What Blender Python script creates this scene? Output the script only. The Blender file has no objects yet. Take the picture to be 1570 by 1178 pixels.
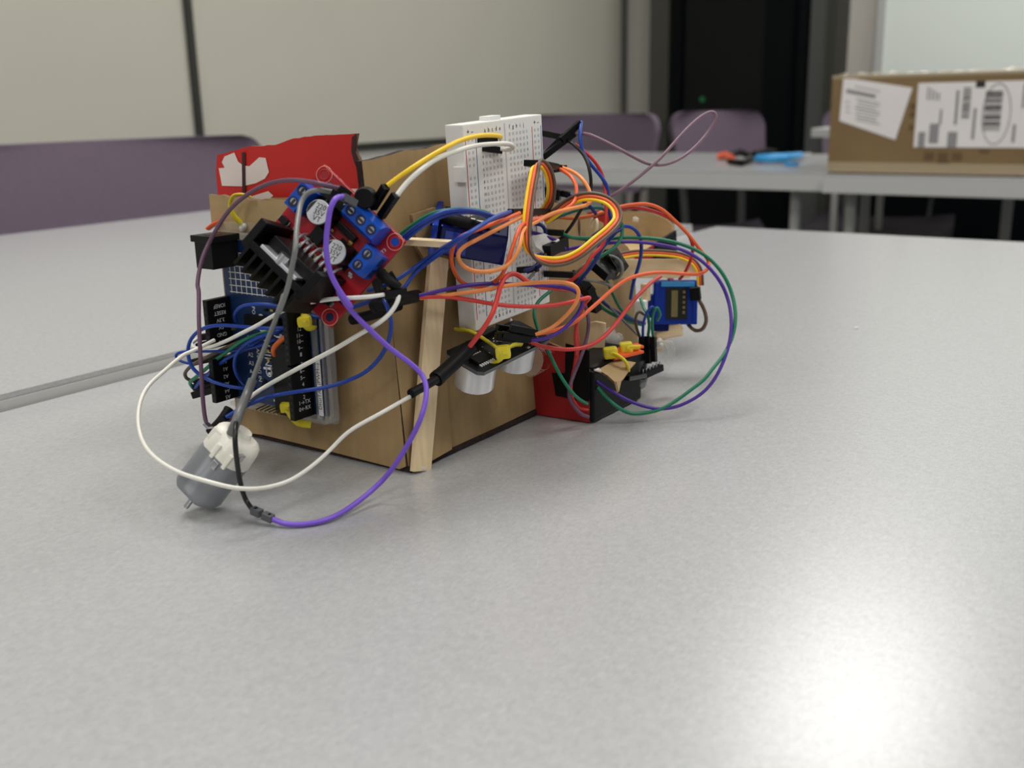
import bpy, bmesh, math, random
from mathutils import Vector, Matrix
random.seed(7)
Z0 = 0.73            # height of the near table top; robot coordinates are millimetres above it
scene = bpy.context.scene
COL = scene.collection

# ------------------------------------------------------------------ camera, light, exposure
cam_d = bpy.data.cameras.new('camera'); cam = bpy.data.objects.new('camera', cam_d); COL.objects.link(cam)
cam_d.sensor_fit = 'HORIZONTAL'; cam_d.sensor_width = 36.0; cam_d.lens = 36.0*1597/1570
cam_d.clip_start = 0.01; cam_d.clip_end = 50
R = Matrix(((0.8249, -0.1313, 0.5499), (0.5650, 0.2267, -0.7934), (-0.0204, 0.9651, 0.2612)))
cam.matrix_world = Matrix.Translation((0, 0, Z0+0.14)) @ R.to_4x4()
cam_d.dof.use_dof = True; cam_d.dof.focus_distance = 0.415; cam_d.dof.aperture_fstop = 14.0
scene.camera = cam
scene.view_settings.view_transform = 'Standard'; scene.view_settings.look = 'None'
scene.view_settings.gamma = 1; scene.view_settings.use_curve_mapping = False
scene.view_settings.exposure = 0.78
world = bpy.data.worlds.new('world'); scene.world = world; world.use_nodes = True
bg = world.node_tree.nodes['Background']; bg.inputs[0].default_value = (0.80, 0.82, 0.84, 1); bg.inputs[1].default_value = 0.18
def ceiling_lamp(x, y, sx, sy, power, z=2.62):
    l = bpy.data.lights.new('ceiling_lamp', 'AREA'); l.shape = 'RECTANGLE'; l.size = sx; l.size_y = sy; l.energy = power
    l.color = (1.0, 0.975, 0.94)
    o = bpy.data.objects.new('ceiling_lamp', l); COL.objects.link(o); o.location = (x, y, z)
for (x, y, p) in ((-0.84, 3.20, 10), (0.95, 3.1, 20), (-0.85, 0.7, 17), (0.95, 0.7, 13), (-0.85, -1.8, 14), (0.95, -1.8, 14)):
    ceiling_lamp(x, y, 0.55, 1.1, p)

# ------------------------------------------------------------------ materials
def lin(c):
    return tuple(((v/255)/12.92 if v/255 <= 0.04045 else ((v/255+0.055)/1.055)**2.4) for v in c)
MATS = {}
def mat(name, c, rough=0.5, metal=0.0, var=0.0, vscale=60, bump=0.0, bscale=300, trans=0.0, spec=0.5, stretch=(1, 1, 1), coat=0.0, alpha=1.0, emit=0.0, ior=1.45):
    m = bpy.data.materials.new(name); m.use_nodes = True; nt = m.node_tree; b = nt.nodes['Principled BSDF']
    c = lin(c)
    b.inputs['Base Color'].default_value = (*c, 1); b.inputs['Roughness'].default_value = rough; b.inputs['Metallic'].default_value = metal
    b.inputs['Specular IOR Level'].default_value = spec; b.inputs['Transmission Weight'].default_value = trans; b.inputs['IOR'].default_value = ior
    b.inputs['Coat Weight'].default_value = coat; b.inputs['Alpha'].default_value = alpha
    if emit:
        b.inputs['Emission Color'].default_value = (*c, 1); b.inputs['Emission Strength'].default_value = emit
    if var or bump:
        tc = nt.nodes.new('ShaderNodeTexCoord'); mp = nt.nodes.new('ShaderNodeMapping'); mp.inputs['Scale'].default_value = stretch
        nt.links.new(tc.outputs['Object'], mp.inputs['Vector'])
    if var:
        n = nt.nodes.new('ShaderNodeTexNoise'); n.inputs['Scale'].default_value = vscale; n.inputs['Detail'].default_value = 5
        nt.links.new(mp.outputs[0], n.inputs['Vector'])
        r = nt.nodes.new('ShaderNodeValToRGB')
        r.color_ramp.elements[0].position = 0.3; r.color_ramp.elements[1].position = 0.7
        r.color_ramp.elements[0].color = (*[max(0, v*(1-var)) for v in c], 1); r.color_ramp.elements[1].color = (*[min(1, v*(1+var)) for v in c], 1)
        nt.links.new(n.outputs['Fac'], r.inputs[0]); nt.links.new(r.outputs[0], b.inputs['Base Color'])
    if bump:
        n2 = nt.nodes.new('ShaderNodeTexNoise'); n2.inputs['Scale'].default_value = bscale; n2.inputs['Detail'].default_value = 3
        nt.links.new(mp.outputs[0], n2.inputs['Vector'])
        bp = nt.nodes.new('ShaderNodeBump'); bp.inputs['Strength'].default_value = bump; bp.inputs['Distance'].default_value = 0.0005
        nt.links.new(n2.outputs['Fac'], bp.inputs['Height']); nt.links.new(bp.outputs[0], b.inputs['Normal'])
    MATS[name] = m
    return m
mat('wall', (205, 202, 189), 0.55, var=0.02, vscale=3)
mat('wall_low', (178, 177, 170), 0.5)
mat('seam', (52, 52, 46), 0.5)
mat('back_wall', (196, 192, 184), 0.6)
mat('glossy_column', (96, 96, 92), 0.16, metal=0.6)
mat('whiteboard', (232, 240, 234), 0.25)
mat('ceiling', (225, 225, 220), 0.8)
mat('floor', (58, 58, 62), 0.9, var=0.2, vscale=40)
mat('rack_black', (3, 6, 9), 0.45, spec=0.12)
mat('rack_glass', (3, 5, 8), 0.12, spec=0.25)
mat('rack_grey', (92, 94, 91), 0.45)
mat('led_green', (14, 90, 50), 0.5, emit=0.15)
mat('table_edge', (186, 187, 185), 0.35)
mat('table_leg', (176, 176, 172), 0.4, metal=0.3)
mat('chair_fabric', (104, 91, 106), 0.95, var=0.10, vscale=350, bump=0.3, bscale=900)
mat('chair_fabric_shaded', (46, 40, 48), 0.95, var=0.10, vscale=350)  # chair fabric darkened for the seats: painted shade below the tables
mat('chair_metal', (90, 90, 90), 0.25, metal=0.9)
mat('white_top', (222, 222, 220), 0.35)
mat('black_plastic', (10, 10, 11), 0.38, spec=0.3)
mat('black_soft', (10, 10, 12), 0.55, spec=0.25, bump=0.15, bscale=400)
mat('black_gloss', (12, 12, 13), 0.22)
mat('grey_plastic', (84, 85, 88), 0.4)
mat('tool_blue', (58, 150, 210), 0.35)
mat('tool_orange', (215, 96, 62), 0.4)
mat('parcel', (126, 104, 70), 0.45, var=0.10, vscale=7)
mat('parcel_dark', (100, 78, 52), 0.5, var=0.1, vscale=20)
mat('paper', (226, 222, 220), 0.5, var=0.02, vscale=20)
mat('ink', (40, 40, 44), 0.6); mat('ink_grey', (140, 138, 140), 0.6)
mat('tape_clear', (205, 190, 160), 0.12, alpha=0.45)
def cardboard(name, c, axis):
    m = mat(name, c, 0.75, var=0.06, vscale=55, bump=0.35, bscale=260, stretch=(1, 1, 1))
    nt = m.node_tree; b = nt.nodes['Principled BSDF']
    tc = nt.nodes.new('ShaderNodeTexCoord'); wv = nt.nodes.new('ShaderNodeTexWave'); wv.wave_type = 'BANDS'; wv.bands_direction = axis
    wv.inputs['Scale'].default_value = 60; wv.inputs['Distortion'].default_value = 1.5; wv.inputs['Detail'].default_value = 2
    nt.links.new(tc.outputs['Object'], wv.inputs['Vector'])
    mx = nt.nodes.new('ShaderNodeMixRGB'); mx.blend_type = 'MULTIPLY'; mx.inputs[0].default_value = 0.04
    src = b.inputs['Base Color'].links[0].from_socket
    nt.links.new(src, mx.inputs[1]); nt.links.new(wv.outputs['Color'], mx.inputs[2]); nt.links.new(mx.outputs[0], b.inputs['Base Color'])
    # brown scuffs
    n = nt.nodes.new('ShaderNodeTexNoise'); n.inputs['Scale'].default_value = 16; n.inputs['Detail'].default_value = 8; n.inputs['Roughness'].default_value = 0.7
    nt.links.new(tc.outputs['Object'], n.inputs['Vector'])
    r = nt.nodes.new('ShaderNodeValToRGB'); r.color_ramp.elements[0].position = 0.62; r.color_ramp.elements[1].position = 0.72
    r.color_ramp.elements[0].color = (1, 1, 1, 1); r.color_ramp.elements[1].color = (0.62, 0.55, 0.47, 1)
    nt.links.new(n.outputs['Fac'], r.inputs[0])
    m2 = nt.nodes.new('ShaderNodeMixRGB'); m2.blend_type = 'MULTIPLY'; m2.inputs[0].default_value = 0.8
    nt.links.new(mx.outputs[0], m2.inputs[1]); nt.links.new(r.outputs[0], m2.inputs[2]); nt.links.new(m2.outputs[0], b.inputs['Base Color'])
    return m
cardboard('card', (160, 133, 92), 'X'); cardboard('card_side', (160, 133, 92), 'Y'); cardboard('card_pale', (172, 146, 104), 'Z')
mat('card_edge', (120, 94, 66), 0.9, var=0.5, vscale=600)
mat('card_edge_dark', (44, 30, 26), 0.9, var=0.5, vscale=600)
mat('red_print', (196, 34, 30), 0.42, var=0.03, vscale=30)
mat('red_dark', (158, 24, 24), 0.5)
mat('white_print', (228, 216, 208), 0.45)
mat('maroon_print', (60, 26, 30), 0.5)
mat('wood', (224, 200, 160), 0.6, var=0.10, vscale=60, stretch=(8, 8, 0.6))
mat('wood_h', (224, 200, 160), 0.6, var=0.10, vscale=60, stretch=(1, 1, 8))
mat('glue', (235, 232, 225), 0.08, alpha=0.42)
mat('acrylic', (190, 190, 188), 0.06, alpha=0.24)
mat('pcb_blue', (17, 42, 80), 0.35, var=0.12, vscale=120)
mat('pcb_red', (168, 22, 34), 0.3, var=0.10, vscale=150)
mat('pcb_black', (16, 18, 22), 0.35)
mat('silk', (222, 222, 220), 0.5)
mat('silk_pink', (240, 150, 140), 0.5)
mat('terminal_blue', (18, 76, 178), 0.28)
mat('terminal_dark', (8, 28, 70), 0.4)
mat('metal', (205, 205, 208), 0.25, metal=1.0)
mat('metal_matt', (205, 207, 210), 0.38, metal=0.7)
mat('cap_top', (216, 216, 218), 0.35, metal=0.4)
mat('heat_sink', (6, 6, 7), 0.45, spec=0.25)
mat('gold', (190, 160, 90), 0.3, metal=1.0)
mat('motor_grey', (134, 137, 141), 0.45, metal=0.15)
mat('motor_white', (232, 229, 216), 0.42, bump=0.1, bscale=100)
mat('bb_white', (236, 236, 232), 0.4)
mat('bb_hole', (200, 200, 202), 0.5); mat('bb_red', (205, 80, 84), 0.5); mat('bb_blue', (88, 130, 170), 0.5)
mat('servo_blue', (14, 50, 150), 0.16, spec=0.35)
mat('servo_deep', (7, 15, 80), 0.2, spec=0.2)
mat('servo_label', (22, 24, 12), 0.25)
mat('servo_print', (124, 112, 70), 0.4)
mat('tie_yellow', (230, 214, 50), 0.35, trans=0.1)
mat('tie_orange', (228, 92, 44), 0.35)
mat('sensor_silver', (222, 222, 222), 0.33, metal=0.35)
WC = dict(mauve=(100, 70, 92), mauve2=(126, 98, 112), grey=(118, 119, 117), grey2=(104, 105, 105), violet=(122, 86, 204), dviolet=(72, 38, 142), black=(20, 19, 20),
          white=(228, 226, 216), blue=(24, 62, 152), navy=(20, 34, 112), green=(24, 116, 84), teal=(20, 92, 84), brown=(98, 78, 64), orange=(228, 98, 50),
          lorange=(238, 146, 80), dorange=(214, 106, 48), red=(192, 48, 44), coral=(214, 66, 60), yellow=(244, 200, 30), cream=(206, 190, 160))
for k, c in WC.items():
    mat('wire_'+k, c, 0.38)

# table laminate: brushed, speckled silver grey
def laminate(name, c):
    m = bpy.data.materials.new(name); m.use_nodes = True; nt = m.node_tree; b = nt.nodes['Principled BSDF']
    tc = nt.nodes.new('ShaderNodeTexCoord'); mp = nt.nodes.new('ShaderNodeMapping'); mp.inputs['Scale'].default_value = (1, 0.38, 1)
    nt.links.new(tc.outputs['Object'], mp.inputs['Vector'])
    a = nt.nodes.new('ShaderNodeTexNoise'); a.inputs['Scale'].default_value = 1000; a.inputs['Detail'].default_value = 5; a.inputs['Distortion'].default_value = 1.2
    d = nt.nodes.new('ShaderNodeTexNoise'); d.inputs['Scale'].default_value = 420; d.inputs['Detail'].default_value = 4
    nt.links.new(mp.outputs[0], a.inputs['Vector']); nt.links.new(tc.outputs['Object'], d.inputs['Vector'])
    mx = nt.nodes.new('ShaderNodeMixRGB'); mx.inputs[0].default_value = 0.35
    nt.links.new(a.outputs['Fac'], mx.inputs[1]); nt.links.new(d.outputs['Fac'], mx.inputs[2])
    r = nt.nodes.new('ShaderNodeValToRGB'); r.color_ramp.elements[0].position = 0.32; r.color_ramp.elements[1].position = 0.68
    l = lin(c); r.color_ramp.elements[0].color = (*[v*0.88 for v in l], 1); r.color_ramp.elements[1].color = (*[v*1.12 for v in l], 1)
    nt.links.new(mx.outputs[0], r.inputs[0]); nt.links.new(r.outputs[0], b.inputs['Base Color'])
    b.inputs['Roughness'].default_value = 0.27; b.inputs['Specular IOR Level'].default_value = 0.85; b.inputs['Metallic'].default_value = 0.15
    bp = nt.nodes.new('ShaderNodeBump'); bp.inputs['Strength'].default_value = 0.10; bp.inputs['Distance'].default_value = 0.0002
    nt.links.new(mx.outputs[0], bp.inputs['Height']); nt.links.new(bp.outputs[0], b.inputs['Normal'])
    MATS[name] = m
laminate('laminate', (175, 176, 177))

# ------------------------------------------------------------------ mesh builder (world millimetres by default)
def frame(o, ex, ez):
    """4x4 frame at o with x axis ex and z axis close to ez."""
    ex = Vector(ex).normalized(); ez = Vector(ez); ez = (ez - ex*ez.dot(ex)).normalized(); ey = ez.cross(ex)
    m = Matrix((ex, ey, ez)).transposed().to_4x4(); m.translation = Vector(o); return m
class MB:
    def __init__(s, unit=0.001, zoff=Z0):
        s.v = []; s.f = []; s.mi = []; s.mats = []; s.sm = []; s.M = Matrix(); s.u = unit; s.z = zoff
    def m(s, name):
        if name not in s.mats: s.mats.append(name)
        return s.mats.index(name)
    def add(s, verts, faces, mname, smooth=False):
        b = len(s.v); s.v += [s.M @ Vector(p) for p in verts]; k = s.m(mname)
        for f in faces: s.f.append([b+i for i in f]); s.mi.append(k); s.sm.append(smooth)
        return s
    def box(s, c, d, mname, rot=None, bev=0.0, taper=1.0):
        x, y, z = d[0]/2, d[1]/2, d[2]/2
        if bev:
            bm = bmesh.new(); bmesh.ops.create_cube(bm, size=1)
            for v in bm.verts:
                t = taper if v.co.z > 0 else 1
                v.co = Vector((v.co.x*d[0]*t, v.co.y*d[1]*t, v.co.z*d[2]))
            bmesh.ops.bevel(bm, geom=list(bm.edges), offset=bev, segments=2, affect='EDGES', profile=0.6)
            V = [v.co.copy() for v in bm.verts]; F = [[v.index for v in f.verts] for f in bm.faces]; bm.free()
        else:
            V = [Vector((a*x*(taper if cz > 0 else 1), b*y*(taper if cz > 0 else 1), cz*z)) for a in (-1, 1) for b in (-1, 1) for cz in (-1, 1)]
            F = [(0, 1, 3, 2), (4, 6, 7, 5), (0, 4, 5, 1), (2, 3, 7, 6), (0, 2, 6, 4), (1, 5, 7, 3)]
        if rot is not None: V = [rot @ p for p in V]
        return s.add([p+Vector(c) for p in V], F, mname)
    def seg(s, p0, p1, w, h, mname, up=(0, 0, 1), bev=0.0):
        p0, p1 = Vector(p0), Vector(p1); d = p1-p0; ez = Vector(up)
        if abs(d.normalized().dot(ez)) > 0.95: ez = Vector((1, 0, 0))
        f = frame((p0+p1)/2, d, ez); old = s.M; s.M = old @ f; s.box((0, 0, 0), (d.length, w, h), mname, bev=bev); s.M = old; return s
    def tube(s, pts, r, mname, n=10, caps=True, flat=1.0, up=(0, 0, 1)):
        pts = [Vector(p) for p in pts]; N = len(pts); rr = r if isinstance(r, (list, tuple)) else [r]*N
        t0 = (pts[1]-pts[0]).normalized(); a = Vector(up)
        if abs(t0.dot(a)) > 0.9: a = Vector((1, 0, 0))
        nrm = (a - t0*a.dot(t0)).normalized(); V = []; F = []
        for i, p in enumerate(pts):
            t = (pts[min(i+1, N-1)]-pts[max(i-1, 0)])
            if t.length < 1e-9: t = t0
            t.normalize(); nrm = (nrm - t*nrm.dot(t)).normalized(); bi = t.cross(nrm); t0 = t
            for k in range(n):
                an = 2*math.pi*k/n; V.append(p + nrm*math.cos(an)*rr[i] + bi*math.sin(an)*rr[i]*flat)
        for i in range(N-1):
            for k in range(n):
                F.append((i*n+k, i*n+(k+1) % n, (i+1)*n+(k+1) % n, (i+1)*n+k))
        s.add(V, F, mname, True)
        if caps:
            s.add(V[:n], [list(range(n))[::-1]], mname); s.add(V[-n:], [list(range(n))], mname)
        return s
    def cyl(s, p0, p1, r0, mname, r1=None, n=24, flat=1.0, up=(0, 0, 1)):
        return s.tube([p0, p1], [r0, r1 if r1 is not None else r0], mname, n=n, flat=flat, up=up)
    def prism(s, poly, h, mname, side=None):
        """poly: closed 3D outline (planar-ish, mm); h: extrusion vector."""
        n = len(poly); P = [Vector(p) for p in poly]; h = Vector(h); Q = [p+h for p in P]
        s.add(P, [list(range(n))], mname); s.add(Q, [list(range(n))[::-1]], mname)
        s.add(P+Q, [(i, (i+1) % n, n+(i+1) % n, n+i) for i in range(n)], side or mname); return s
    def grid(s, fn, nu, nv, mname, thick=None, smooth=True, closed_u=False):
        V = [Vector(fn(i/nu, j/nv)) for j in range(nv+1) for i in range(nu+1)]; F = []
        for j in range(nv):
            for i in range(nu):
                a = j*(nu+1)+i; F.append((a, a+1, a+nu+2, a+nu+1))
        s.add(V, F, mname, smooth)
        if thick is not None:
            T = Vector(thick) if not callable(thick) else None
            V2 = [v+(T if T else Vector(thick(v))) for v in V]; s.add(V2, [f[::-1] for f in F], mname, smooth)
            ring = [i for i in range(nu+1)] + [j*(nu+1)+nu for j in range(1, nv+1)] + [nv*(nu+1)+i for i in range(nu-1, -1, -1)] + [j*(nu+1) for j in range(nv-1, 0, -1)]
            A = [V[i] for i in ring]; B = [V2[i] for i in ring]; n = len(ring)
            s.add(A+B, [((i+1) % n, i, n+i, n+(i+1) % n) for i in range(n)], mname)
        return s
    def text(s, txt, o, ex, ez_n, size, mname, center=True, off=0.06):
        """flat lettering at o, reading along ex, facing ez_n."""
        key = (txt, center)
        if key not in TXT:
            cu = bpy.data.curves.new('lettering', 'FONT'); cu.body = txt; cu.size = 1.0; cu.resolution_u = 2
            if center: cu.align_x = 'CENTER'; cu.align_y = 'CENTER'
            ob = bpy.data.objects.new('lettering', cu); me = bpy.data.meshes.new_from_object(ob)
            TXT[key] = ([v.co.copy() for v in me.vertices], [list(p.vertices) for p in me.polygons])
            bpy.data.objects.remove(ob); bpy.data.curves.remove(cu); bpy.data.meshes.remove(me)
        V, F = TXT[key]; ex = Vector(ex).normalized(); nz = Vector(ez_n).normalized(); nz = (nz-ex*nz.dot(ex)).normalized(); ey = nz.cross(ex); o = Vector(o)+nz*off
        return s.add([o+ex*v.x*size+ey*v.y*size for v in V], F, mname)
    def build(s, name, parent=None, loc=None, **tags):
        o_mm = loc
        me = bpy.data.meshes.new(name); base = Vector((0, 0, 0))
        if parent is not None:
            q = parent; base = Vector((0, 0, 0))
            while q is not None: base += q.location; q = q.parent
        elif loc is not None: base = Vector((loc[0]*s.u, loc[1]*s.u, loc[2]*s.u+s.z))
        V = [Vector((v.x*s.u, v.y*s.u, v.z*s.u+s.z))-base for v in s.v]
        me.from_pydata(V, [], s.f)
        for mn in s.mats: me.materials.append(MATS[mn])
        me.polygons.foreach_set('material_index', s.mi); me.polygons.foreach_set('use_smooth', s.sm); me.update()
        ob = bpy.data.objects.new(name, me); COL.objects.link(ob)
        if parent is not None: ob.parent = parent
        else: ob.location = base
        for k, v in tags.items(): ob[k] = v
        return ob
TXT = {}
def thing(name, label, category, loc, group=None, unit=0.001, zoff=Z0):
    o = bpy.data.objects.new(name, None); COL.objects.link(o); o.empty_display_size = 0.02
    o.location = (loc[0]*unit, loc[1]*unit, loc[2]*unit+zoff); o['label'] = label; o['category'] = category
    if group: o['group'] = group
    return o
def smooth_path(P, sub=6):
    P = [Vector(p) for p in P]
    if len(P) < 3: return P
    Q = [P[0]*2-P[1]] + P + [P[-1]*2-P[-2]]; out = []
    for i in range(1, len(Q)-2):
        p0, p1, p2, p3 = Q[i-1:i+3]
        # centripetal Catmull-Rom
        t1 = max((p1-p0).length, 1e-4)**.5; t2 = t1+max((p2-p1).length, 1e-4)**.5; t3 = t2+max((p3-p2).length, 1e-4)**.5
        for k in range(sub):
            t = t1+(t2-t1)*k/sub
            a1 = p0*((t1-t)/t1)+p1*(t/t1); a2 = p1*((t2-t)/(t2-t1))+p2*((t-t1)/(t2-t1)); a3 = p2*((t3-t)/(t3-t2))+p3*((t-t2)/(t3-t2))
            b1 = a1*((t2-t)/t2)+a2*(t/t2); b2 = a2*((t3-t)/(t3-t1))+a3*((t-t1)/(t3-t1))
            out.append(b1*((t2-t)/(t2-t1))+b2*((t-t1)/(t2-t1)))
    out.append(P[-1])
    for _ in range(2):
        out = [out[0]]+[(out[i-1]+out[i]*2+out[i+1])/4 for i in range(1, len(out)-1)]+[out[-1]]
    return out
def ragged(pts, amp, step, axis=2):
    """insert torn-edge jitter along a polyline."""
    out = []
    for a, b in zip(pts, pts[1:]):
        a, b = Vector(a), Vector(b); n = max(1, int((b-a).length/step))
        for k in range(n):
            p = a.lerp(b, k/n)
            if k: p[axis] += random.uniform(-amp, amp)
            out.append(p)
    out.append(Vector(pts[-1])); return out

# ------------------------------------------------------------------ the room (metres)
def room(name, **t):
    return t
def rbox(name, lo, hi, m, kind='structure'):
    b = MB(1, 0); c = [(a+d)/2 for a, d in zip(lo, hi)]; b.box(c, [d-a for a, d in zip(lo, hi)], m)
    o = b.build(name, loc=c); o['kind'] = kind; return o
rbox('floor', (-3.0, -3.2, -0.05), (3.2, 5.2, 0), 'floor')
rbox('ceiling', (-3.0, -3.2, 2.66), (3.2, 5.2, 2.72), 'ceiling')
rbox('wall_left', (-2.56, -3.2, 0), (-2.443, 4.5, 2.66), 'wall')
b = MB(1, 0); b.box((-2.436, 0.65, 0.365), (0.012, 7.7, 0.73), 'wall_low'); o = b.build('trim_1', loc=(-2.436, 0.65, 0)); o['kind'] = 'structure'
b = MB(1, 0); b.box((-2.432, 0.65, 0.738), (0.022, 7.7, 0.020), 'seam'); o = b.build('trim_2', loc=(-2.432, 0.65, 0.73)); o['kind'] = 'structure'
b = MB(1, 0); b.box((-2.437, 1.995, 1.70), (0.014, 0.022, 1.92), 'seam'); o = b.build('trim_3', loc=(-2.437, 1.995, 0.74)); o['kind'] = 'structure'
rbox('wall_back', (-2.56, 4.5, 0), (3.2, 4.6, 2.66), 'back_wall')
rbox('trim_4', (-2.443, 4.47, 0), (-2.425, 4.5, 2.66), 'rack_grey')
rbox('trim_5', (-2.26, 4.40, 0), (-2.105, 4.5, 2.66), 'glossy_column')
rk = thing('equipment_rack', 'tall black equipment cabinet with a small green light against the back wall', 'cabinet', (-1.81, 4.4, 0), unit=1, zoff=0)
b = MB(1, 0); b.box((-1.81, 4.37, 1.15), (0.57, 0.2, 2.3), 'rack_black'); b.build('cabinet_body', rk)
b = MB(1, 0)
for x in (-2.055, -1.60): b.box((x, 4.255, 1.15), (0.06 if x < -2 else 0.12, 0.03, 2.28), 'rack_black')
b.box((-1.81, 4.255, 0.05), (0.5, 0.03, 0.1), 'rack_black'); b.build('door_frame', rk)
b = MB(1, 0); b.box((-1.84, 4.262, 1.2), (0.37, 0.012, 2.2), 'rack_glass'); b.build('glass_door', rk)
b = MB(1, 0); b.cyl((-1.93, 4.256, 0.865), (-1.93, 4.249, 0.865), 0.011, 'led_green', n=12); b.build('status_light', rk)
rbox('trim_6', (-1.52, 4.38, 0), (-1.435, 4.5, 2.66), 'rack_grey')
rbox('added_dark_panel', (-1.40, 4.40, 0), (3.2, 4.5, 0.60), 'rack_black')  # added dark panel, no known fitting; blackens the gap below the far tables
rbox('trim_7', (-1.435, 4.34, 0), (-1.40, 4.5, 2.66), 'seam')
wb = thing('whiteboard', 'large pale whiteboard on the back wall behind the taped parcel', 'whiteboard', (0, 4.47, 0.8), unit=1, zoff=0)
b = MB(1, 0); b.box((0.0, 4.478, 1.55), (2.50, 0.02, 1.9), 'whiteboard'); b.build('writing_surface', wb)
b = MB(1, 0)
for x in (-1.262, 1.262): b.box((x, 4.475, 1.55), (0.03, 0.035, 1.94), 'table_edge')
for z in (0.59, 2.51): b.box((0, 4.475, z), (2.55, 0.035, 0.03), 'table_edge')
b.build('frame', wb)

# ------------------------------------------------------------------ tables (metres)
def table(label, x0, x1, y0, y1, top, thick=0.03, legs=None, group='grey laminate tables', topm='laminate'):
    t = thing('table', label, 'table', ((x0+x1)/2, (y0+y1)/2, 0), unit=1, zoff=0, group=group)
    b = MB(1, 0); b.box(((x0+x1)/2, (y0+y1)/2, top-0.0015), (x1-x0-0.0006, y1-y0-0.0006, 0.003), topm, bev=0.0006)
    b.build('table_top', t)
    b = MB(1, 0); b.box(((x0+x1)/2, (y0+y1)/2, top-0.003-thick/2), (x1-x0, y1-y0, thick), 'table_edge', bev=0.0008); b.build('edge_band', t)
    for (x, y) in (legs or [(x0+.06, y0+.06), (x1-.06, y0+.06), (x0+.06, y1-.06), (x1-.06, y1-.06)]):
        b = MB(1, 0); b.cyl((x, y, 0.012), (x, y, top-0.003-thick), 0.011, 'table_leg', n=16); b.cyl((x, y, 0), (x, y, 0.014), 0.022, 'black_plastic', n=16); b.build('leg', t)
    return t
table('large brushed grey table under the cardboard robot', -0.4805, 0.30, -0.35, 1.105, Z0)
table('grey table with a white edge adjoining the left side of the robot table', -1.135, -0.4825, -0.35, 1.047, Z0+0.008)
table('far grey table with the blue and orange tools on it', -2.03, -0.635, 1.950, 2.62, Z0, legs=[(-1.97, 2.0), (-0.705, 2.0), (-1.97, 2.56), (-0.715, 2.50)])
table('far grey table carrying the taped parcel', -0.630, 0.77, 1.925, 2.62, Z0, legs=[(-0.595, 1.99), (0.71, 1.99), (-0.40, 2.45), (0.71, 2.56)])
table('white-topped table peeking out left of the taped parcel at the back', -1.03, 0.2, 3.02, 3.62, Z0+0.050, thick=0.022, group=None, topm='white_top')

# ------------------------------------------------------------------ chairs (metres, local coordinates, seat in front at -y)
def chair(label, x, y, rot, w=0.48):
    t = thing('chair', label, 'chair', (x, y, 0), unit=1, zoff=0, group='purple upholstered chairs')
    parts = []
    b = MB(1, 0)
    def back(u, v):
        a = (u-0.5)*2; z = 0.60+0.23*v; half = w/2*(1-0.10*(1-v))
        rr = 0.05
        if v > 0.74: half -= rr*(1-math.sqrt(max(0, 1-((v-0.74)/0.26)**2)))
        if v < 0.14: half -= rr*(1-math.sqrt(max(0, 1-((0.14-v)/0.14)**2)))
        return (a*half, 0.02+0.05*v-0.05*a*a, z)
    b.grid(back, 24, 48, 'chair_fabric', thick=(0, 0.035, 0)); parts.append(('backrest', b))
    b = MB(1, 0)
    def seat(u, v):
        a = (u-0.5)*2; half = w/2*(0.96-0.3*max(0, 0.25-v)); yy = -0.42+0.44*v
        return (a*half, yy, 0.45-0.015*(1-a*a)-0.02*max(0, .15-v)/.15+0.03*max(0, v-0.9)/.1)
    b.grid(seat, 16, 16, 'chair_fabric_shaded', thick=(0, 0, -0.04)); parts.append(('seat', b))
    for sx in (-1, 1):
        b = MB(1, 0); b.seg((sx*w*0.30, 0.03, 0.44), (sx*w*0.33, 0.055, 0.66), 0.03, 0.012, 'chair_metal'); parts.append(('back_bracket', b))
        for sy in (-0.36, 0.02):
            b = MB(1, 0); b.tube([(sx*w*.36, sy*.85, 0.41), (sx*w*.42, sy, 0.2), (sx*w*.46, sy*1.1, 0.0)], 0.011, 'chair_metal', n=10); parts.append(('leg', b))
    for n, bb in parts:
        me = bb.build(n, loc=(0, 0, 0)); me.location = (0, 0, 0); me.parent = t
    t.rotation_euler = (0, 0, rot)
    return t
chair('large purple chair tucked in behind the table beside the left wall', -1.25, 0.87, math.radians(90), 0.60)
chair('purple chair standing behind the far table, directly behind the breadboard', -1.66, 2.82, math.radians(0), 0.47)
chair('purple chair turned sideways in front of the black equipment cabinet', -1.385, 3.20, math.radians(50), 0.33)
chair('purple chair mostly hidden behind the taped parcel', -0.98, 3.66, math.radians(8), 0.46)

# ------------------------------------------------------------------ tools on the far table (mm)
T = thing('pliers', 'black pliers with orange grip lying open on the far table', 'tool', (-1010, 2150, 0))
p = lambda *a: Vector(a)
b = MB(); b.tube([(-999.4, 2293.7, 8.0), (-985.0, 2304.7, 12.0), (-942.0, 2240.8, 10.0)], [7, 9, 7], 'tool_orange', n=12); b.build('orange_grip', T)
b = MB(); b.tube([(-969.1, 2289.9, 10.0), (-963.3, 2336.3, 18.0), (-926.9, 2317.9, 9.0)], [7, 9, 6], 'black_soft', n=12); b.tube([(-902.4, 2133.3, 8.0), (-867.0, 2111.9, 7.0), (-891.1, 2236.6, 8.0)], [6, 7, 5], 'black_soft', n=12); b.build('handle', T)
b = MB(); b.tube([(-909.4, 2266.8, 9.0), (-886.7, 2248.4, 6.0)], [5, 3], 'metal', n=10); b.build('jaw', T)
T = thing('glue_gun', 'blue and black hand tool lying beside the pliers on the far table', 'tool', (-900, 2150, 0))
b = MB(); b.tube([(-865.4, 2194.0, 12.0), (-825.2, 2165.6, 14.0), (-800.9, 2196.4, 14.0), (-818.2, 2338.1, 12.0)], [8, 10, 10, 7], 'tool_blue', n=14); b.build('body', T)
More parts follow.
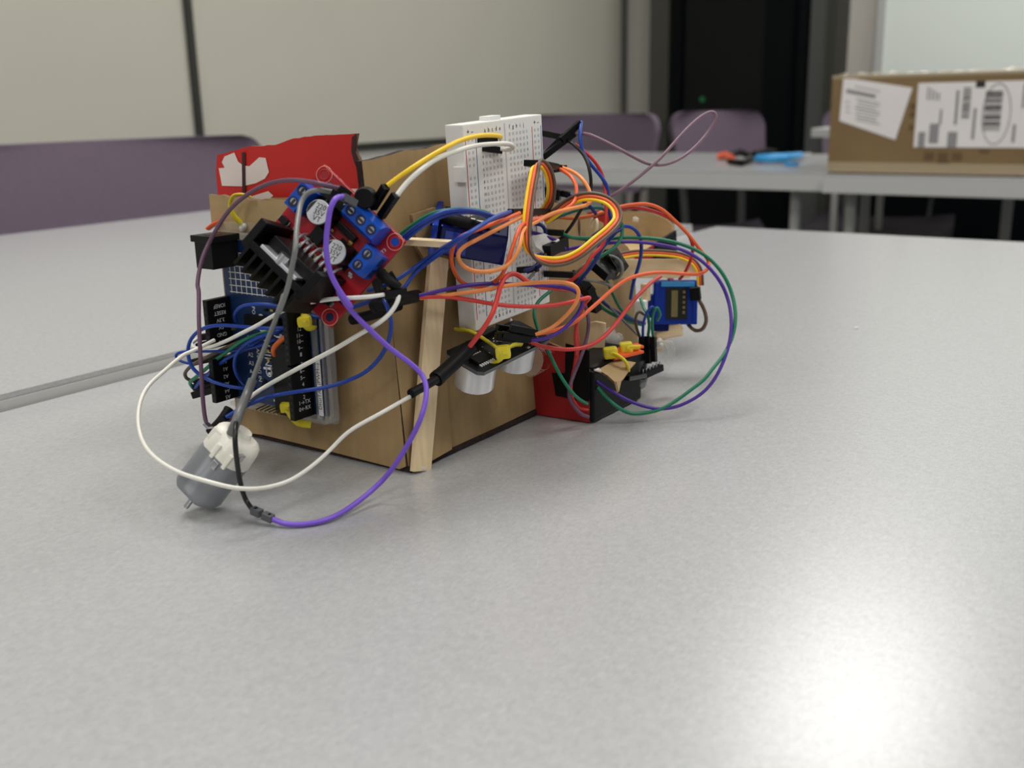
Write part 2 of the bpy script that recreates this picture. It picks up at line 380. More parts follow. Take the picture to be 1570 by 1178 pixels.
b = MB(); b.tube([(-868.6, 2186.2, 22.0), (-873.1, 2257.9, 24.0), (-852.1, 2273.7, 22.0)], [6, 8, 5], 'black_soft', n=12); b.build('handle', T)
b = MB(); b.tube([(-818.2, 2338.1, 12.0), (-817.0, 2395.4, 12.0)], [4, 3], 'metal', n=12); b.build('tip', T)
b = MB(); b.box((-768.2, 2142.8, 4.0), (26, 18, 7), 'tool_blue', bev=2); o = b.build('cap', loc=(-790.8, 2205.9, 0.0), label='small pale blue cap lying in front of the blue tool', category='cap')

# ------------------------------------------------------------------ taped parcel on the far table (mm)
PY = 1960
T = thing('parcel', 'long brown taped shipping box with white address labels on the far table', 'box', (-260, PY+160, 0))
b = MB(); b.box((-262, PY+160, 87.5), (746, 320, 172), 'parcel', bev=2.5); b.build('box_body', T)
b = MB()
for k in range(26):
    x = -630+k*28; h = random.uniform(1, 5)
    b.grid(lambda u, v, x=x, h=h: (x+u*30, PY-1.5+v*10, 174.5+h*math.sin(u*math.pi)*v+1.5*random.random()), 4, 2, 'tape_clear', smooth=False)
b.grid(lambda u, v: (-634+u*744, PY-1.2, 168+v*7), 30, 1, 'tape_clear')
b.grid(lambda u, v: (-634+u*744, PY-1.2, 3+v*18), 30, 1, 'tape_clear'); b.build('sealing_tape', T)
b = MB()
b.prism([(-614, PY-0.9, 171), (-492, PY-0.9, 150), (-515, PY-0.9, 61), (-617, PY-0.9, 95)], (0, 0.6, 0), 'paper')
def lbar(b, x, z, w, h, m, a=0.0, y=PY-1.3):
    ca, sa = math.cos(a), math.sin(a)
    P = [(-w/2, -h/2), (w/2, -h/2), (w/2, h/2), (-w/2, h/2)]
    b.add([(x+u*ca-v*sa, y, z+u*sa+v*ca) for u, v in P], [(0, 1, 2, 3)], m)
A = math.radians(-12)
lbar(b, -581, 142, 54, 7, 'ink_grey', A, PY-1.2); 
for k in range(9):
    lbar(b, -570+2*(k % 3), 134-k*5.2 if k else 150, 46-3*(k % 4), 1.6, 'ink_grey', A, PY-1.2)
for k in range(3): lbar(b, -604+k, 128-k*9, 9, 1.6, 'ink_grey', A, PY-1.2)
b.build('torn_label', T)
b = MB()
b.box((-330, PY-0.7, 103), (305, 0.8, 109), 'paper')
for k in range(4): lbar(b, -465+6*k, 140-k*2, 3, 22-3*k, 'ink_grey')
lbar(b, -470, 62, 12, 26, 'ink_grey'); lbar(b, -450, 72, 16, 34, 'ink_grey'); lbar(b, -441, 100, 4, 26, 'ink_grey')
lbar(b, -419, 62, 16, 26, 'ink_grey')
for k in range(14): lbar(b, -416, 142-k*4.1, 5, 2.6, 'ink')
z = 147
while z > 95:
    h = random.choice((0.8, 1.3, 2.2)); lbar(b, -401, z, 13, h, 'ink'); z -= h+random.choice((0.9, 1.5))
z = 140
while z > 75:
    h = random.choice((0.9, 1.5, 2.8)); lbar(b, -358, z, 27, h, 'ink'); z -= h+random.choice((1.0, 1.7))
lbar(b, -381, 153, 15, 11, 'ink'); lbar(b, -386, 88, 5, 52, 'ink_grey'); lbar(b, -312, 133, 4, 40, 'ink_grey'); lbar(b, -322, 72, 5, 30, 'ink_grey')
b.tube(smooth_path([(-352+22*math.cos(a), PY-1.4, 104+50*math.sin(a)) for a in [i*math.pi/10 for i in range(21)]], 3), 0.55, 'ink', n=5, caps=False)
b.build('shipping_label', T)
b = MB()
for x in (-455, -432, -409): lbar(b, x, 33, 17, 14, 'parcel_dark', 0, PY-0.5)
lbar(b, -430, 22, 20, 8, 'parcel_dark', 0, PY-0.5); lbar(b, -366, 42, 16, 6, 'parcel_dark', 0, PY-0.5)
for z in (118, 104, 82): lbar(b, -489, z, 9, 10, 'parcel_dark', 0, PY-0.4)
b.build('printed_marking', T)

# ------------------------------------------------------------------ cardboard body of the robot (mm)
BX = thing('cardboard_body', 'upright brown cardboard box body of the robot standing on the grey table', 'box', (-300, 380, 0))
b = MB()
top = ragged([(-352, 293, 104.5), (-330, 293, 104), (-300, 293, 105.5), (-262, 293, 107)], 0.7, 4)
b.prism([(-351.5, 293, 1.5), (-335, 293, 2.6), (-300, 293, 2.2), (-258, 293, 1.2), (-254.5, 293, 3)]+[Vector(v) for v in [(-258, 293, 60)]]+top[::-1], (0, 3, 0), 'card', 'card_edge')
b.build('front_panel', BX)
b = MB()
def sx(z): return -253.5-9*max(0, z)/120
top = ragged([(0, 286.5, 120.5), (0, 298, 121.5), (0, 333, 124.5), (0, 355, 126), (0, 384, 127), (0, 386, 100), (0, 410, 96), (0, 440, 88), (0, 470, 76), (0, 488, 60)], 0.6, 4)
pl = [(0, 293.5, 3), (0, 293.2, 60), (0, 290.5, 100), (0, 286.5, 108)]+list(top)+[(0, 487, 10), (0, 460, 6), (0, 400, 3.5), (0, 340, 2.5), (0, 310, 2)]
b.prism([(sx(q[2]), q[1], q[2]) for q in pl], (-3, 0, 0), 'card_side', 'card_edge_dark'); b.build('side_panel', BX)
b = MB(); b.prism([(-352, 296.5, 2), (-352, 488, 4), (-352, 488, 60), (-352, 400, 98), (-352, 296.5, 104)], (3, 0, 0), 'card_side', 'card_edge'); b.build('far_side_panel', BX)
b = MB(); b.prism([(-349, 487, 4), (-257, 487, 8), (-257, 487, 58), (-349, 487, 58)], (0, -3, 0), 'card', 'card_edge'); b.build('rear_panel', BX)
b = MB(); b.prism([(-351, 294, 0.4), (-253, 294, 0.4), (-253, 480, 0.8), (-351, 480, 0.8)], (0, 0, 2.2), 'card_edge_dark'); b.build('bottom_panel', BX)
# folded upper band with clear tape
b = MB(); b.prism([(-353.5, 292.9, 92), (-300, 292.9, 90), (-288, 292.9, 92), (-286, 292.9, 105)]+ragged([(-286, 292.9, 105), (-320, 292.9, 104), (-353.5, 292.9, 105.5)], 0.5, 4), (0, -1.8, 0), 'card_pale', 'card_edge'); b.build('folded_band', BX)
b = MB(); b.grid(lambda u, v: (-348+u*46, 290.6-0.5*math.sin(9*u)*v, 86.5+v*7.5+1.2*math.sin(5*u)), 12, 3, 'tape_clear', smooth=False)
b.build('clear_tape', BX)
# flap piece near corner, with dark seam
b = MB()
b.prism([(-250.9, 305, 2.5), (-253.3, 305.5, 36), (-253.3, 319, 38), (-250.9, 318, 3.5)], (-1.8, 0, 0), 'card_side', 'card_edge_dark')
b.build('corner_patch', BX); b = MB()
b.prism([(-254.0, 303.2, 99.9), (-254.0, 317.4, 101.5), (-254.0, 319.4, 94.5), (-254.0, 325.0, 77.2), (-254.0, 312.7, 78.4), (-254.0, 305.4, 87.4)], (-1.5, 0, 0), 'card_side', 'card_edge'); b.build('upper_patch', BX)
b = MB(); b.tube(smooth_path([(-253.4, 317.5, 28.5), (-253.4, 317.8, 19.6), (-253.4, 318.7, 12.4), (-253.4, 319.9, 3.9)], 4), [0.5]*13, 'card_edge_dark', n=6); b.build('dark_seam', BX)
# red printed flap
b = MB()
fy = lambda z: 298+(z-100)*0.25
RF = [(-360.9, 302.0, 103.9), (-360.7, 302.0, 114.3), (-359.0, 302.0, 120.9), (-337.5, 302.0, 124.8), (-324.0, 302.0, 125.1), (-312.6, 302.0, 127.9), (-294.6, 302.0, 129.2), (-279.5, 302.0, 129.7), (-281.3, 302.0, 124.1), (-279.0, 302.0, 120.0), (-273.8, 302.0, 109.6), (-273.4, 302.0, 106.1), (-315.1, 302.0, 104.3)]
pf = ragged(RF, 0.25, 3); b.prism(pf, (0, 2.6, 0), 'red_print', 'card_edge')
def on(px_pts, m, off=0.25): b.add([Vector(q)-Vector((0, off, 0)) for q in px_pts], [list(range(len(px_pts)))], m)
on([(-358.5, 302.0, 115.4), (-354.1, 302.0, 120.4), (-347.8, 302.0, 122.1), (-345.9, 302.0, 118.3), (-342.9, 302.0, 116.8), (-339.3, 302.0, 116.6), (-333.0, 302.0, 120.3), (-329.2, 302.0, 120.1), (-327.9, 302.0, 114.4), (-330.6, 302.0, 111.7), (-336.3, 302.0, 109.7), (-344.8, 302.0, 108.2), (-357.4, 302.0, 108.1)], 'white_print')
on([(-358.2, 302.0, 117.4), (-356.8, 302.0, 119.0), (-354.7, 302.0, 115.8), (-358.1, 302.0, 115.5)], 'red_print', 0.4)
on([(-343.0, 302.0, 122.1), (-341.0, 302.0, 122.4), (-342.8, 302.0, 105.2), (-344.8, 302.0, 105.2)], 'maroon_print', 0.5)
on([(-343.0, 302.0, 103.3), (-338.1, 302.0, 104.6), (-329.2, 302.0, 106.7), (-326.4, 302.0, 104.9), (-329.6, 302.0, 103.2), (-339.1, 302.0, 102.4)], 'white_print')
on([(-284.6, 302.0, 109.0), (-273.5, 302.0, 109.1), (-273.4, 302.0, 106.1), (-284.2, 302.0, 105.8)], 'white_print', 0.45)
b.build('red_flap', BX, label='red printed cardboard flap with white shapes')
b = MB(); b.prism([(-280.6, 302.0, 128.5), (-278.6, 302.0, 129.4), (-279.1, 302.0, 123.1), (-273.4, 302.0, 110.5), (-274.8, 302.0, 109.5), (-280.1, 302.0, 118.7), (-281.4, 302.0, 123.1)], (0, -0.6, 0), 'maroon_print'); b.build('flap_edge', BX)
# glue blobs
def blob(parent, c, r, m='glue', name='glue_blob', n=7):
    b = MB(); c = Vector(c)
    for k in range(n):
        d = Vector((random.uniform(-1, 1), random.uniform(-1, 1), random.uniform(-1, 1)))*r*0.6; rr = r*random.uniform(0.35, 0.75)
        seg = 8
        V = [(c+d+Vector((math.sin(t)*math.cos(a), math.sin(t)*math.sin(a), math.cos(t)))*rr*random.uniform(.85, 1.1)) for t in [math.pi*i/5 for i in range(6)] for a in [2*math.pi*j/seg for j in range(seg)]]
        F = [(i*seg+j, i*seg+(j+1) % seg, (i+1)*seg+(j+1) % seg, (i+1)*seg+j) for i in range(5) for j in range(seg)]
        b.add(V, F, m, True)
    return b.build(name, parent)
blob(BX, (-253.0, 321.2, 77.5), 2.2); blob(BX, (-332.0, 290.0, 93.4), 2.0); blob(BX, (-251.0, 299.0, 1.7), 2.0)

def stick(label, p0, p1, w, t, up, name='craft_stick', round_end=False):
    p0, p1 = Vector(p0), Vector(p1); b = MB(); d = p1-p0; f = frame(p0, d, up); b.M = f; L = d.length
    P = [(0, -w/2), (L*.25, -w/2*1.01), (L*.6, -w/2*.99), (L-(w*.35 if round_end else 0.4), -w/2), (L, -w*.25), (L+0.3, w*.1), (L, w*.25), (L-(w*.35 if round_end else 0.6), w/2), (L*.5, w/2*1.01), (0, w/2)]
    b.prism([(x, y, t/2) for x, y in P], (0, 0, -t), 'wood_h' if abs(d.normalized().z) < .5 else 'wood'); b.M = Matrix()
    return b.build(name, loc=p0, label=label, category='craft stick', group='wooden craft sticks')
stick('long upright wooden craft stick glued to the front corner of the box', (-251.0, 297.7, 0.5), (-252.5, 315.9, 82.4), 9.5, 2, (1, -0.15, 0))
stick('short cut craft stick poking out sideways just right of the red circuit board', (-250.0, 294.0, 91.4), (-233.0, 299.0, 90.8), 5.0, 2.2, (0.1, 0, 1))
stick('stub of craft stick standing up behind the red box', (-243.0, 420.7, 14.3), (-243.0, 423.1, 38.1), 8, 3.2, (0.4, -0.9, 0))
stick('broad craft stick lying across the top of the right-hand servo', (-254.9, 466.5, 56.8), (-221.4, 484.7, 56.7), 9.6, 2.4, (0.5, -0.8, 0.1), round_end=True)
stick('small piece of craft stick under the right-hand servo', (-237.3, 475.2, 23.0), (-225.3, 479.3, 25.9), 6.5, 3, (0.4, -0.8, 0.5))
stick('thin leg of craft stick reaching the table below the right-hand servo', (-237.7, 480.4, 24.4), (-239.7, 478.9, 12.9), 6, 2.5, (0.5, -0.8, 0))

# ------------------------------------------------------------------ torn carton behind (mm)
CT = thing('torn_carton', 'torn open round-cornered carton with red outside behind the wires', 'carton', (-262.0, 490.3, 50.2))
rim_out = [(-312.0, 519.1, 76.4), (-310.8, 532.7, 77.1), (-303.2, 550.3, 76.1), (-291.0, 564.5, 74.5), (-280.4, 562.5, 72.8), (-269.8, 553.9, 70.3), (-263.6, 544.8, 67.8), (-261.7, 535.2, 65.3), (-262.5, 523.8, 62.9), (-265.1, 510.9, 60.0), (-277.2, 499.7, 59.2), (-284.5, 498.1, 61.9)]
b = MB(); top = smooth_path(rim_out[:8], 4); n = len(top)
dz = lambda i: Vector((0, 0, -22-10*i/n))
V = top+[p+dz(i) for i, p in enumerate(top)]; b.add(V, [(i, i+1, n+i+1, n+i) for i in range(n-1)], 'card_pale', True)
out = [p+Vector((0.9, 1.6, 0.2)) for p in top]; V = out+[p+dz(i) for i, p in enumerate(out)]; b.add(V, [(i+1, i, n+i, n+i+1) for i in range(n-1)], 'red_dark', True)
b.add(top+out, [(i, n+i, n+i+1, i+1) for i in range(n-1)], 'card_edge'); b.build('rear_wall', CT)
b = MB(); top = smooth_path(rim_out[7:]+[(-290.8, 498.3, 64.3), (-302.5, 503.8, 67.4)], 4); top = [p+Vector((0, 0, random.uniform(-.5, .5))) for p in top]; n = len(top)
V = top+[p+Vector((0, 0, -14)) for p in top]; b.add(V, [(i, i+1, n+i+1, n+i) for i in range(n-1)], 'red_dark', False)
inn = [p+Vector((-1.2, 1.6, 0)) for p in top]; V = inn+[p+Vector((0, 0, -14)) for p in inn]; b.add(V, [(i+1, i, n+i, n+i+1) for i in range(n-1)], 'card_pale', False)
b.add(top+inn, [(i, n+i, n+i+1, i+1) for i in range(n-1)], 'card_edge'); b.build('front_rim', CT, label='low ragged front rim, red outside')
b = MB(); b.prism([(-262.8, 521.2, 63.2), (-261.4, 541.2, 67.6), (-258.6, 537.7, 51.1), (-262.5, 517.9, 52.8)], (1, 2, 0), 'black_soft'); b.build('dark_tape', CT)
b = MB(); b.add([(-310.5, 517.2, 59.9), (-263.8, 520.2, 54.9), (-262.5, 542.2, 57.7), (-289.8, 558.4, 57.3), (-312.6, 531.9, 59.1)], [(0, 1, 2, 3, 4)], 'card_pale'); b.build('carton_floor', CT)
blob(CT, (-291.5, 553.1, 71.7), 1.7)

# ------------------------------------------------------------------ microcontroller board (mm): plane y=281, component side toward -y
AR = thing('microcontroller_board', 'blue microcontroller board with labelled black headers on the front of the box', 'circuit board', (-310, 284, 22))
X0, X1, ZB, ZT = -338.5, -284.5, 21.5, 89.0
b = MB(); b.box(((X0+X1)/2, 283.0, (ZB+ZT)/2), (X1-X0, 1.6, ZT-ZB), 'pcb_blue', bev=0.3); b.build('board', AR)
b = MB(); b.box((-313.5, 287.5, 54), (58, 2.5, 74), 'acrylic', bev=0.5)
b.box((-284.0, 284.5, 44), (1.2, 7, 50), 'acrylic', bev=0.3); b.box((-287.0, 287, 42), (1.0, 2, 46), 'paper', bev=0.3)
b.box((-313, 284.5, 19), (56, 6, 1.8), 'acrylic', bev=0.4); b.build('clear_base', AR, label='clear acrylic mounting base')
silk = MB()
fr = lambda x, z, d=0.1: (x, 282.2-d, z)
# white grid at the top
for k in range(9): silk.box((-334+k*3.0, 282.1, 75.5), (0.35, 0.12, 17), 'silk')
for k in range(7): silk.box((-322, 282.1, 67.5+k*2.7), (26, 0.12, 0.35), 'silk')
silk.text('∞', fr(-318, 56), (0, 0, -1), (0, -1, 0), 9, 'silk'); silk.text('UNO', fr(-309.5, 47), (0, 0, -1), (0, -1, 0), 7.5, 'silk')
silk.text('ARDUINO', fr(-316, 46), (0, 0, -1), (0, -1, 0), 5.5, 'silk'); silk.text('ANALOG IN', fr(-321.5, 38), (0, 0, -1), (0, -1, 0), 2.6, 'silk'); silk.text('POWER', fr(-322, 58), (0, 0, -1), (0, -1, 0), 2.6, 'silk')
for k in range(6): silk.text('A%d' % k, fr(-326, 49-k*3.6), (1, 0, 0), (0, -1, 0), 2.6, 'silk')
silk.build('printed_marks', AR)
def header(x, z0, z1, labels, flip=False, h=12):
    b = MB(); b.box((x, 282.2-h/2, (z0+z1)/2), (2.6, h, z1-z0), 'black_plastic', bev=0.2)
    n = max(2, int((z1-z0)/2.54))
    for k in range(n): b.box((x, 282.2-h-0.02, z0+2+k*(z1-z0-4)/(n-1)), (1.1, 0.1, 1.1), 'pcb_black')
    hd = b.build('pin_header', AR)
    b = MB(); b.box((x+1.4, 282.2-h/2, (z0+z1)/2), (0.1, h-0.4, z1-z0-0.6), 'black_soft')
    for (t, z) in labels:
        b.text(t, (x+1.5, 282.2-h/2, z), (0, -1 if flip else 1, 0), (1, 0, 0), 2.3 if not flip else 2.3, 'silk')
    b.build('header_label', hd)
dl = [('13', (-287.3, 277.0, 59.9)[2]), ('12', (-287.6, 277.0, 57.3)[2]), ('11~', (-287.9, 277.0, 54.7)[2]), ('10~', (-288.1, 277.0, 52.4)[2]), ('9~', (-288.4, 277.0, 49.8)[2]), ('8', (-288.6, 277.0, 47.2)[2]), ('7', (-289.0, 277.0, 43.2)[2]), ('6~', (-289.3, 277.0, 40.6)[2]), ('5~', (-289.6, 277.0, 37.9)[2]), ('4', (-289.8, 277.0, 35.2)[2]), ('3~', (-290.1, 277.0, 32.6)[2]), ('2', (-290.3, 277.0, 30.1)[2]), ('1→TX', (-290.6, 277.0, 28.0)[2]), ('0←RX', (-290.8, 277.0, 25.5)[2])]
header(-292.5, 21.5, 43.2, dl[6:], h=11); header(-292.5, 43.9, 70, dl[:6], h=11)
header(-337.0, 45.5, 65.5, [('IOREF', 62.5), ('RESET', 59.6), ('3.3V', 56.6), ('5V', 53.6), ('GND', 50.6), ('VIN', 47.6)], True, 12)
header(-337.0, 22.5, 41, [('A0', 39), ('A1', 36), ('A2', 32.8), ('A3', 29.6), ('A4', 26.6), ('A5', 24)], True, 12)
b = MB(); b.box((-288.0, 281.6, 45), (2.6, 0.8, 50), 'acrylic'); b.box((-286.5, 281.0, 34), (2.4, 0.3, 24), 'silk')
b.text('DIGITAL (PWM~)', (-286.5, 280.8, 34), (0, 0, 1), (0, -1, 0), 2.5, 'ink'); b.build('digital_strip', AR)
b = MB(); b.box((-332.5, 275.0, 84.5), (10, 13, 11.5), 'black_plastic', bev=0.3); b.box((-333, 275.3, 90.5), (13, 14, 2.6), 'black_plastic', bev=0.3)
b.cyl((-333, 274.5, 91.9), (-333, 274.5, 91.95), 3.6, 'black_gloss', n=20); b.build('power_jack', AR)
b = MB(); b.box((-300, 277, 82), (12, 11, 15), 'metal_matt', bev=0.4); b.build('usb_socket', AR)
b = MB(); b.box((-306, 280.6, 34.5), (9.5, 2.8, 30), 'black_plastic', bev=0.3)
for k in range(12):
    for sx_ in (-5.3, 5.3): b.box((-306+sx_, 281.3, 21.5+k*2.3), (1.4, 1.2, 0.7), 'metal')
b.build('processor_chip', AR)
b = MB(); b.box((-316, 281.2, 57), (20, 2.2, 4.2), 'black_soft', bev=0.3); b.box((-300, 281.2, 62), (7, 2, 7), 'black_plastic', bev=0.3)
for k in range(22):
    b.box((random.uniform(-325, -298), 281.7, random.uniform(24, 62)), (1.6, 1.0, 0.9), random.choice(['metal', 'black_plastic', 'silk', 'gold']))
b.build('small_components', AR)
b = MB()
for k in range(6):
    b.cyl((-318+k*2.5, 281, 21.8), (-318+k*2.5, 275, 21.2), 0.35, 'gold', n=6)
b.build('gold_pins', AR)

# ------------------------------------------------------------------ motor driver board (mm)
DO = Vector((-270.0, 275.6, 119.6)); DR = Vector((-239.4, 281.6, 93.4)); DB = Vector((-261.3, 264.6, 62.9))
EX = (DR-DO).normalized(); EY = (DB-DR); EY = -(EY-EX*EY.dot(EX)).normalized(); NZ = EX.cross(EY).normalized()   # NZ faces the viewer side
S = 41.6
DC_ = DR-EX*S/2-EY*S/2
DM = Matrix((EX, EY, NZ)).transposed().to_4x4(); DM.translation = DC_
DV = thing('motor_driver_board', 'tilted red circuit board with black heat sink and blue terminals on the box front', 'circuit board', DC_)
def D(): 
    q = MB(); q.M = DM; return q
b = D(); b.box((0, 0, -0.8), (S, S, 1.6), 'pcb_red', bev=0.25); b.build('board', DV)
# x: along upper right edge (down-right), y: toward upper-left... corners at +-20.8
b = D()
for (x, y) in ((-18, 18), (18, 18), (18, -18), (-18, -18)):
    b.tube([(x+3.0*math.cos(a), y+3.0*math.sin(a), 0.12) for a in [i*math.pi/12 for i in range(25)]], 0.14, 'silk_pink', n=5, caps=False)
    b.cyl((x, y, -0.2), (x, y, 0.08), 1.55, 'red_dark' if x < 0 and y > 0 else 'terminal_blue' if y > 0 else 'terminal_dark', n=20)
    b.tube([(x+1.8*math.cos(a), y+1.8*math.sin(a), 0.1) for a in [i*math.pi/10 for i in range(21)]], 0.22, 'red_print', n=5, caps=False)
b.box((0, 20.4, 0.05), (S-0.6, 0.22, 0.1), 'silk_pink'); b.box((-7.5, 4.5, 0.05), (0.22, 15, 0.1), 'silk'); b.box((-3, -3, 0.05), (14, 0.22, 0.1), 'silk'); b.box((4, 4, 0.05), (18, 0.2, 0.1), 'silk')
b.text('OUT3', (17, 11.5, 0.1), (0.1, 1, 0), (0, 0, 1), 1.8, 'silk'); b.text('OUT1', (-9.5, 17, 0.1), (1, 0, 0), (0, 0, 1), 1.8, 'silk'); b.text('L298N', (3, 2, 0.1), (1, 0, 0), (0, 0, 1), 3.2, 'silk_pink')
for k in range(10): b.box((random.uniform(-18, 16), random.uniform(-10, 10), 0.06), (random.uniform(1, 4), 0.15, 0.08), 'silk')
b.build('printed_marks', DV)
def terminal(cx, cy, n, ang, name='screw_terminal'):
    L = 5.0*n; q = D(); q.M = DM @ Matrix.Translation((cx, cy, 0)) @ Matrix.Rotation(ang, 4, 'Z')
    prof = [(-3.9, 0), (3.9, 0), (3.9, 6.2), (2.4, 9.6), (-2.4, 9.6), (-3.9, 6.2)]
    q.prism([(-L/2, y, z) for y, z in prof], (L, 0, 0), 'terminal_blue')
    t = q.build(name, DV)
    q2 = D(); q2.M = q.M
    for k in range(n):
        x = -L/2+2.5+5*k
        q2.cyl((x, 0, 9.3), (x, 0, 9.66), 1.95, 'terminal_dark', n=18); q2.cyl((x+0.2, 0.1, 9.3), (x+0.2, 0.1, 9.7), 1.15, 'metal', n=14); q2.box((x, 0, 9.76), (2.4, 0.9, 0.12), 'ink')
        q2.box((x, -3.95, 3.2), (3.2, 0.2, 3.6), 'terminal_dark')
    q2.build('screw', t)
terminal(6.6, 16.6, 3, 0.0)
terminal(16.3, 7.0, 2, math.radians(90))
terminal(-16.4, 7.3, 2, math.radians(90))
def capacitor(x, y):
    q = D(); q.cyl((x, y, 1.0), (x, y, 9.8), 4.5, 'black_plastic', n=32); q.box((x, y, 0.5), (8.4, 8.4, 1.0), 'black_plastic')
    c = q.build('capacitor', DV)
    q = D(); q.M = DM @ Matrix.Translation((x, y, 0))
    q.cyl((0, 0, 9.6), (0, 0, 10.3), 4.5, 'cap_top', r1=4.2, n=32); dx = Vector((0.80, -0.15, 0)) 
    # printed dark segment and figures; reading direction roughly level in the room
    hx = (DM.to_3x3().inverted() @ Vector((0.8, 0.55, -0.45))); hx.z = 0; hx.normalize(); hy = Vector((-hx.y, hx.x, 0))
    pts = [hx*4.1*math.cos(a)+hy*4.1*math.sin(a) for a in [math.radians(t) for t in range(115, 206, 10)]]
    q.add([p+Vector((0, 0, 10.36)) for p in pts], [list(range(len(pts)))], 'ink')
    for k, t in enumerate(('220', '35V', 'VT')): q.text(t, hy*(2.0-2.2*k)+hx*(0.5)+Vector((0, 0, 10.32)), hx, (0, 0, 1), 2.6, 'ink')
    q.build('capacitor_top', c)
capacitor(-6.8, 8.4); capacitor(6.9, 2.0)
# bent pins of the driver chip
q = D()
for k in range(8):
    x = -8.5+k*2.6; q.tube(smooth_path([(x, -2.0, 0), (x, -2.6, 3.2), (x, -4.6, 4.4), (x, -7.0, 4.4)], 3), 0.5, 'cap_top', n=6)
    if k < 7: q.tube(smooth_path([(x+1.3, -4.4, 0), (x+1.3, -4.8, 2.0), (x+1.3, -6.4, 2.8), (x+1.3, -8, 2.8)], 3), 0.42, 'cap_top', n=6)
q.build('chip_pins', DV)
q = D(); q.box((-0.3, -8.7, 9.5), (20, 4.6, 17), 'black_plastic', bev=0.4); q.build('driver_chip', DV)
q = D(); q.box((-0.9, -11.2, 12), (17, 1.3, 22.6), 'metal_matt', bev=0.2); q.cyl((-0.9, -11.9, 21), (-0.9, -8.0, 21), 2.5, 'metal', n=20); q.build('metal_tab', DV)
# heat sink: back plate with fins facing -y local
q = D(); q.box((-0.9, -13.4, 11.5), (25, 2.6, 23), 'heat_sink', bev=0.2)
for k in range(7):
    q.box((-12.6+k*3.9, -18.2, 11.5), (1.2, 9.0, 23), 'heat_sink', bev=0.1)
for sgn in (-1, 1): q.box((-0.9+sgn*13.4, -10.0, 11.5), (3.0, 11.5, 23), 'heat_sink', bev=0.3)
q.build('heat_sink', DV)
q = D()
for (x, y) in ((-18, -4), (-16, -7.5), (14, -14), (17.5, -10), (9, -14.5), (-13, 12)):
    q.box((x, y, 1.2), (3.4, 2.4, 2.2), 'black_plastic', bev=0.2)
    q.box((x-2.0, y, 0.6), (0.7, 2.0, 1.0), 'metal'); q.box((x+2.0, y, 0.6), (0.7, 2.0, 1.0), 'metal')
q.box((-4.5, 0.8, 1.2), (5.2, 6.0, 2.4), 'black_plastic', bev=0.3); q.box((2.4, 8.8, 1.1), (9, 2.4, 2.2), 'black_plastic', bev=0.3)
for k in range(18): q.box((random.uniform(-12, 19), random.uniform(-16, 8), 0.5), (1.6, 0.9, 0.8), random.choice(['metal', 'black_plastic', 'silk', 'gold']))
q.build('small_components', DV)
q = D(); q.box((-6.8, 15.4, 2.6), (13, 5, 5), 'black_plastic', bev=0.2)
for k in range(5): q.cyl((-12+k*2.54, 16.5, 5), (-12+k*2.54, 16.5, 9), 0.32, 'metal', n=6)
q.build('pin_strip', DV)

# ------------------------------------------------------------------ breadboard (mm): on the side panel, facing +x
YB0, YB1 = 327.5, 383.0; XF = -245.5; ZB0, ZB1 = 52.5, 133.5
BB = thing('breadboard', 'white solderless breadboard standing against the side of the cardboard body', 'breadboard', (-250, 355, 52))
tl = 0.026     # slight lean of the vertical edges
BM = Matrix(((1, 0, 0, 0), (0, 1, -0.06, 0), (0, 0.05, 1, 0), (0, 0, 0, 1)))
BMo = Matrix.Translation((XF, 355, 93)) @ BM
def B():
    q = MB(); q.M = BMo; return q
H2 = (ZB1-ZB0)/2; W2 = (YB1-YB0)/2
q = B(); q.box((-4.3, 0, 0), (8.6, 2*W2, 2*H2), 'bb_white', bev=0.5); q.box((0.02, 0, 0), (0.1, 0.8, 2*H2-3), 'bb_hole')
q.box((-2, -W2-1.0, 22), (5, 2, 6), 'bb_white', bev=0.3); q.box((-4, -4, H2+0.8), (5, 8, 1.8), 'bb_white', bev=0.3)
q.build('body', BB)
q = B()
for r in range(30):
    z = H2-6.0-r*2.42
    for c in range(5):
        for s_ in (-1, 1): q.box((0.08, s_*(2.9+c*2.54+0.5), z), (0.06, 1.15, 1.15), 'bb_hole')
    if r % 6 != 5:
        for c in (W2-3.2, W2-5.8):
            for s_ in (-1, 1): q.box((0.08, s_*c, z), (0.06, 1.15, 1.15), 'bb_hole')
q.build('contact_holes', BB)
q = B()
for s_ in (-1, 1):
    q.box((0.08, s_*(W2-1.2) if s_ < 0 else (W2-7.9), 0), (0.06, 0.35, 2*H2-9), 'bb_red'); q.box((0.08, -(W2-7.9) if s_ < 0 else (W2-1.2), 0), (0.06, 0.35, 2*H2-9), 'bb_blue')
for s_ in (-1, 1):
    for i, ch in enumerate('abcde' if s_ < 0 else 'fghij'):
        y = (-(2.9+4*2.54+0.5)+i*2.54) if s_ < 0 else (3.4+i*2.54)
        q.text(ch, (0.08, y, H2-3.2), (0, 1, 0), (1, 0, 0), 2.4, 'ink'); q.text(ch, (0.08, y, -H2+3.0), (0, 1, 0), (1, 0, 0), 2.4, 'ink')
    q.text('+', (0.08, s_*(W2-3.2 if s_ < 0 else W2-5.8), H2-3.0), (0, 1, 0), (1, 0, 0), 3, 'ink'); q.text('–', (0.08, s_*(W2-5.8 if s_ < 0 else W2-3.2), H2-3.0), (0, 1, 0), (1, 0, 0), 3, 'ink')
for r in range(30):
    z = H2-6.0-r*2.42
    for y in (-15.8, 15.8): q.text(str(r+1), (0.08, y, z), (0, 1, 0), (1, 0, 0), 1.7, 'ink')
q.build('printed_marks', BB)

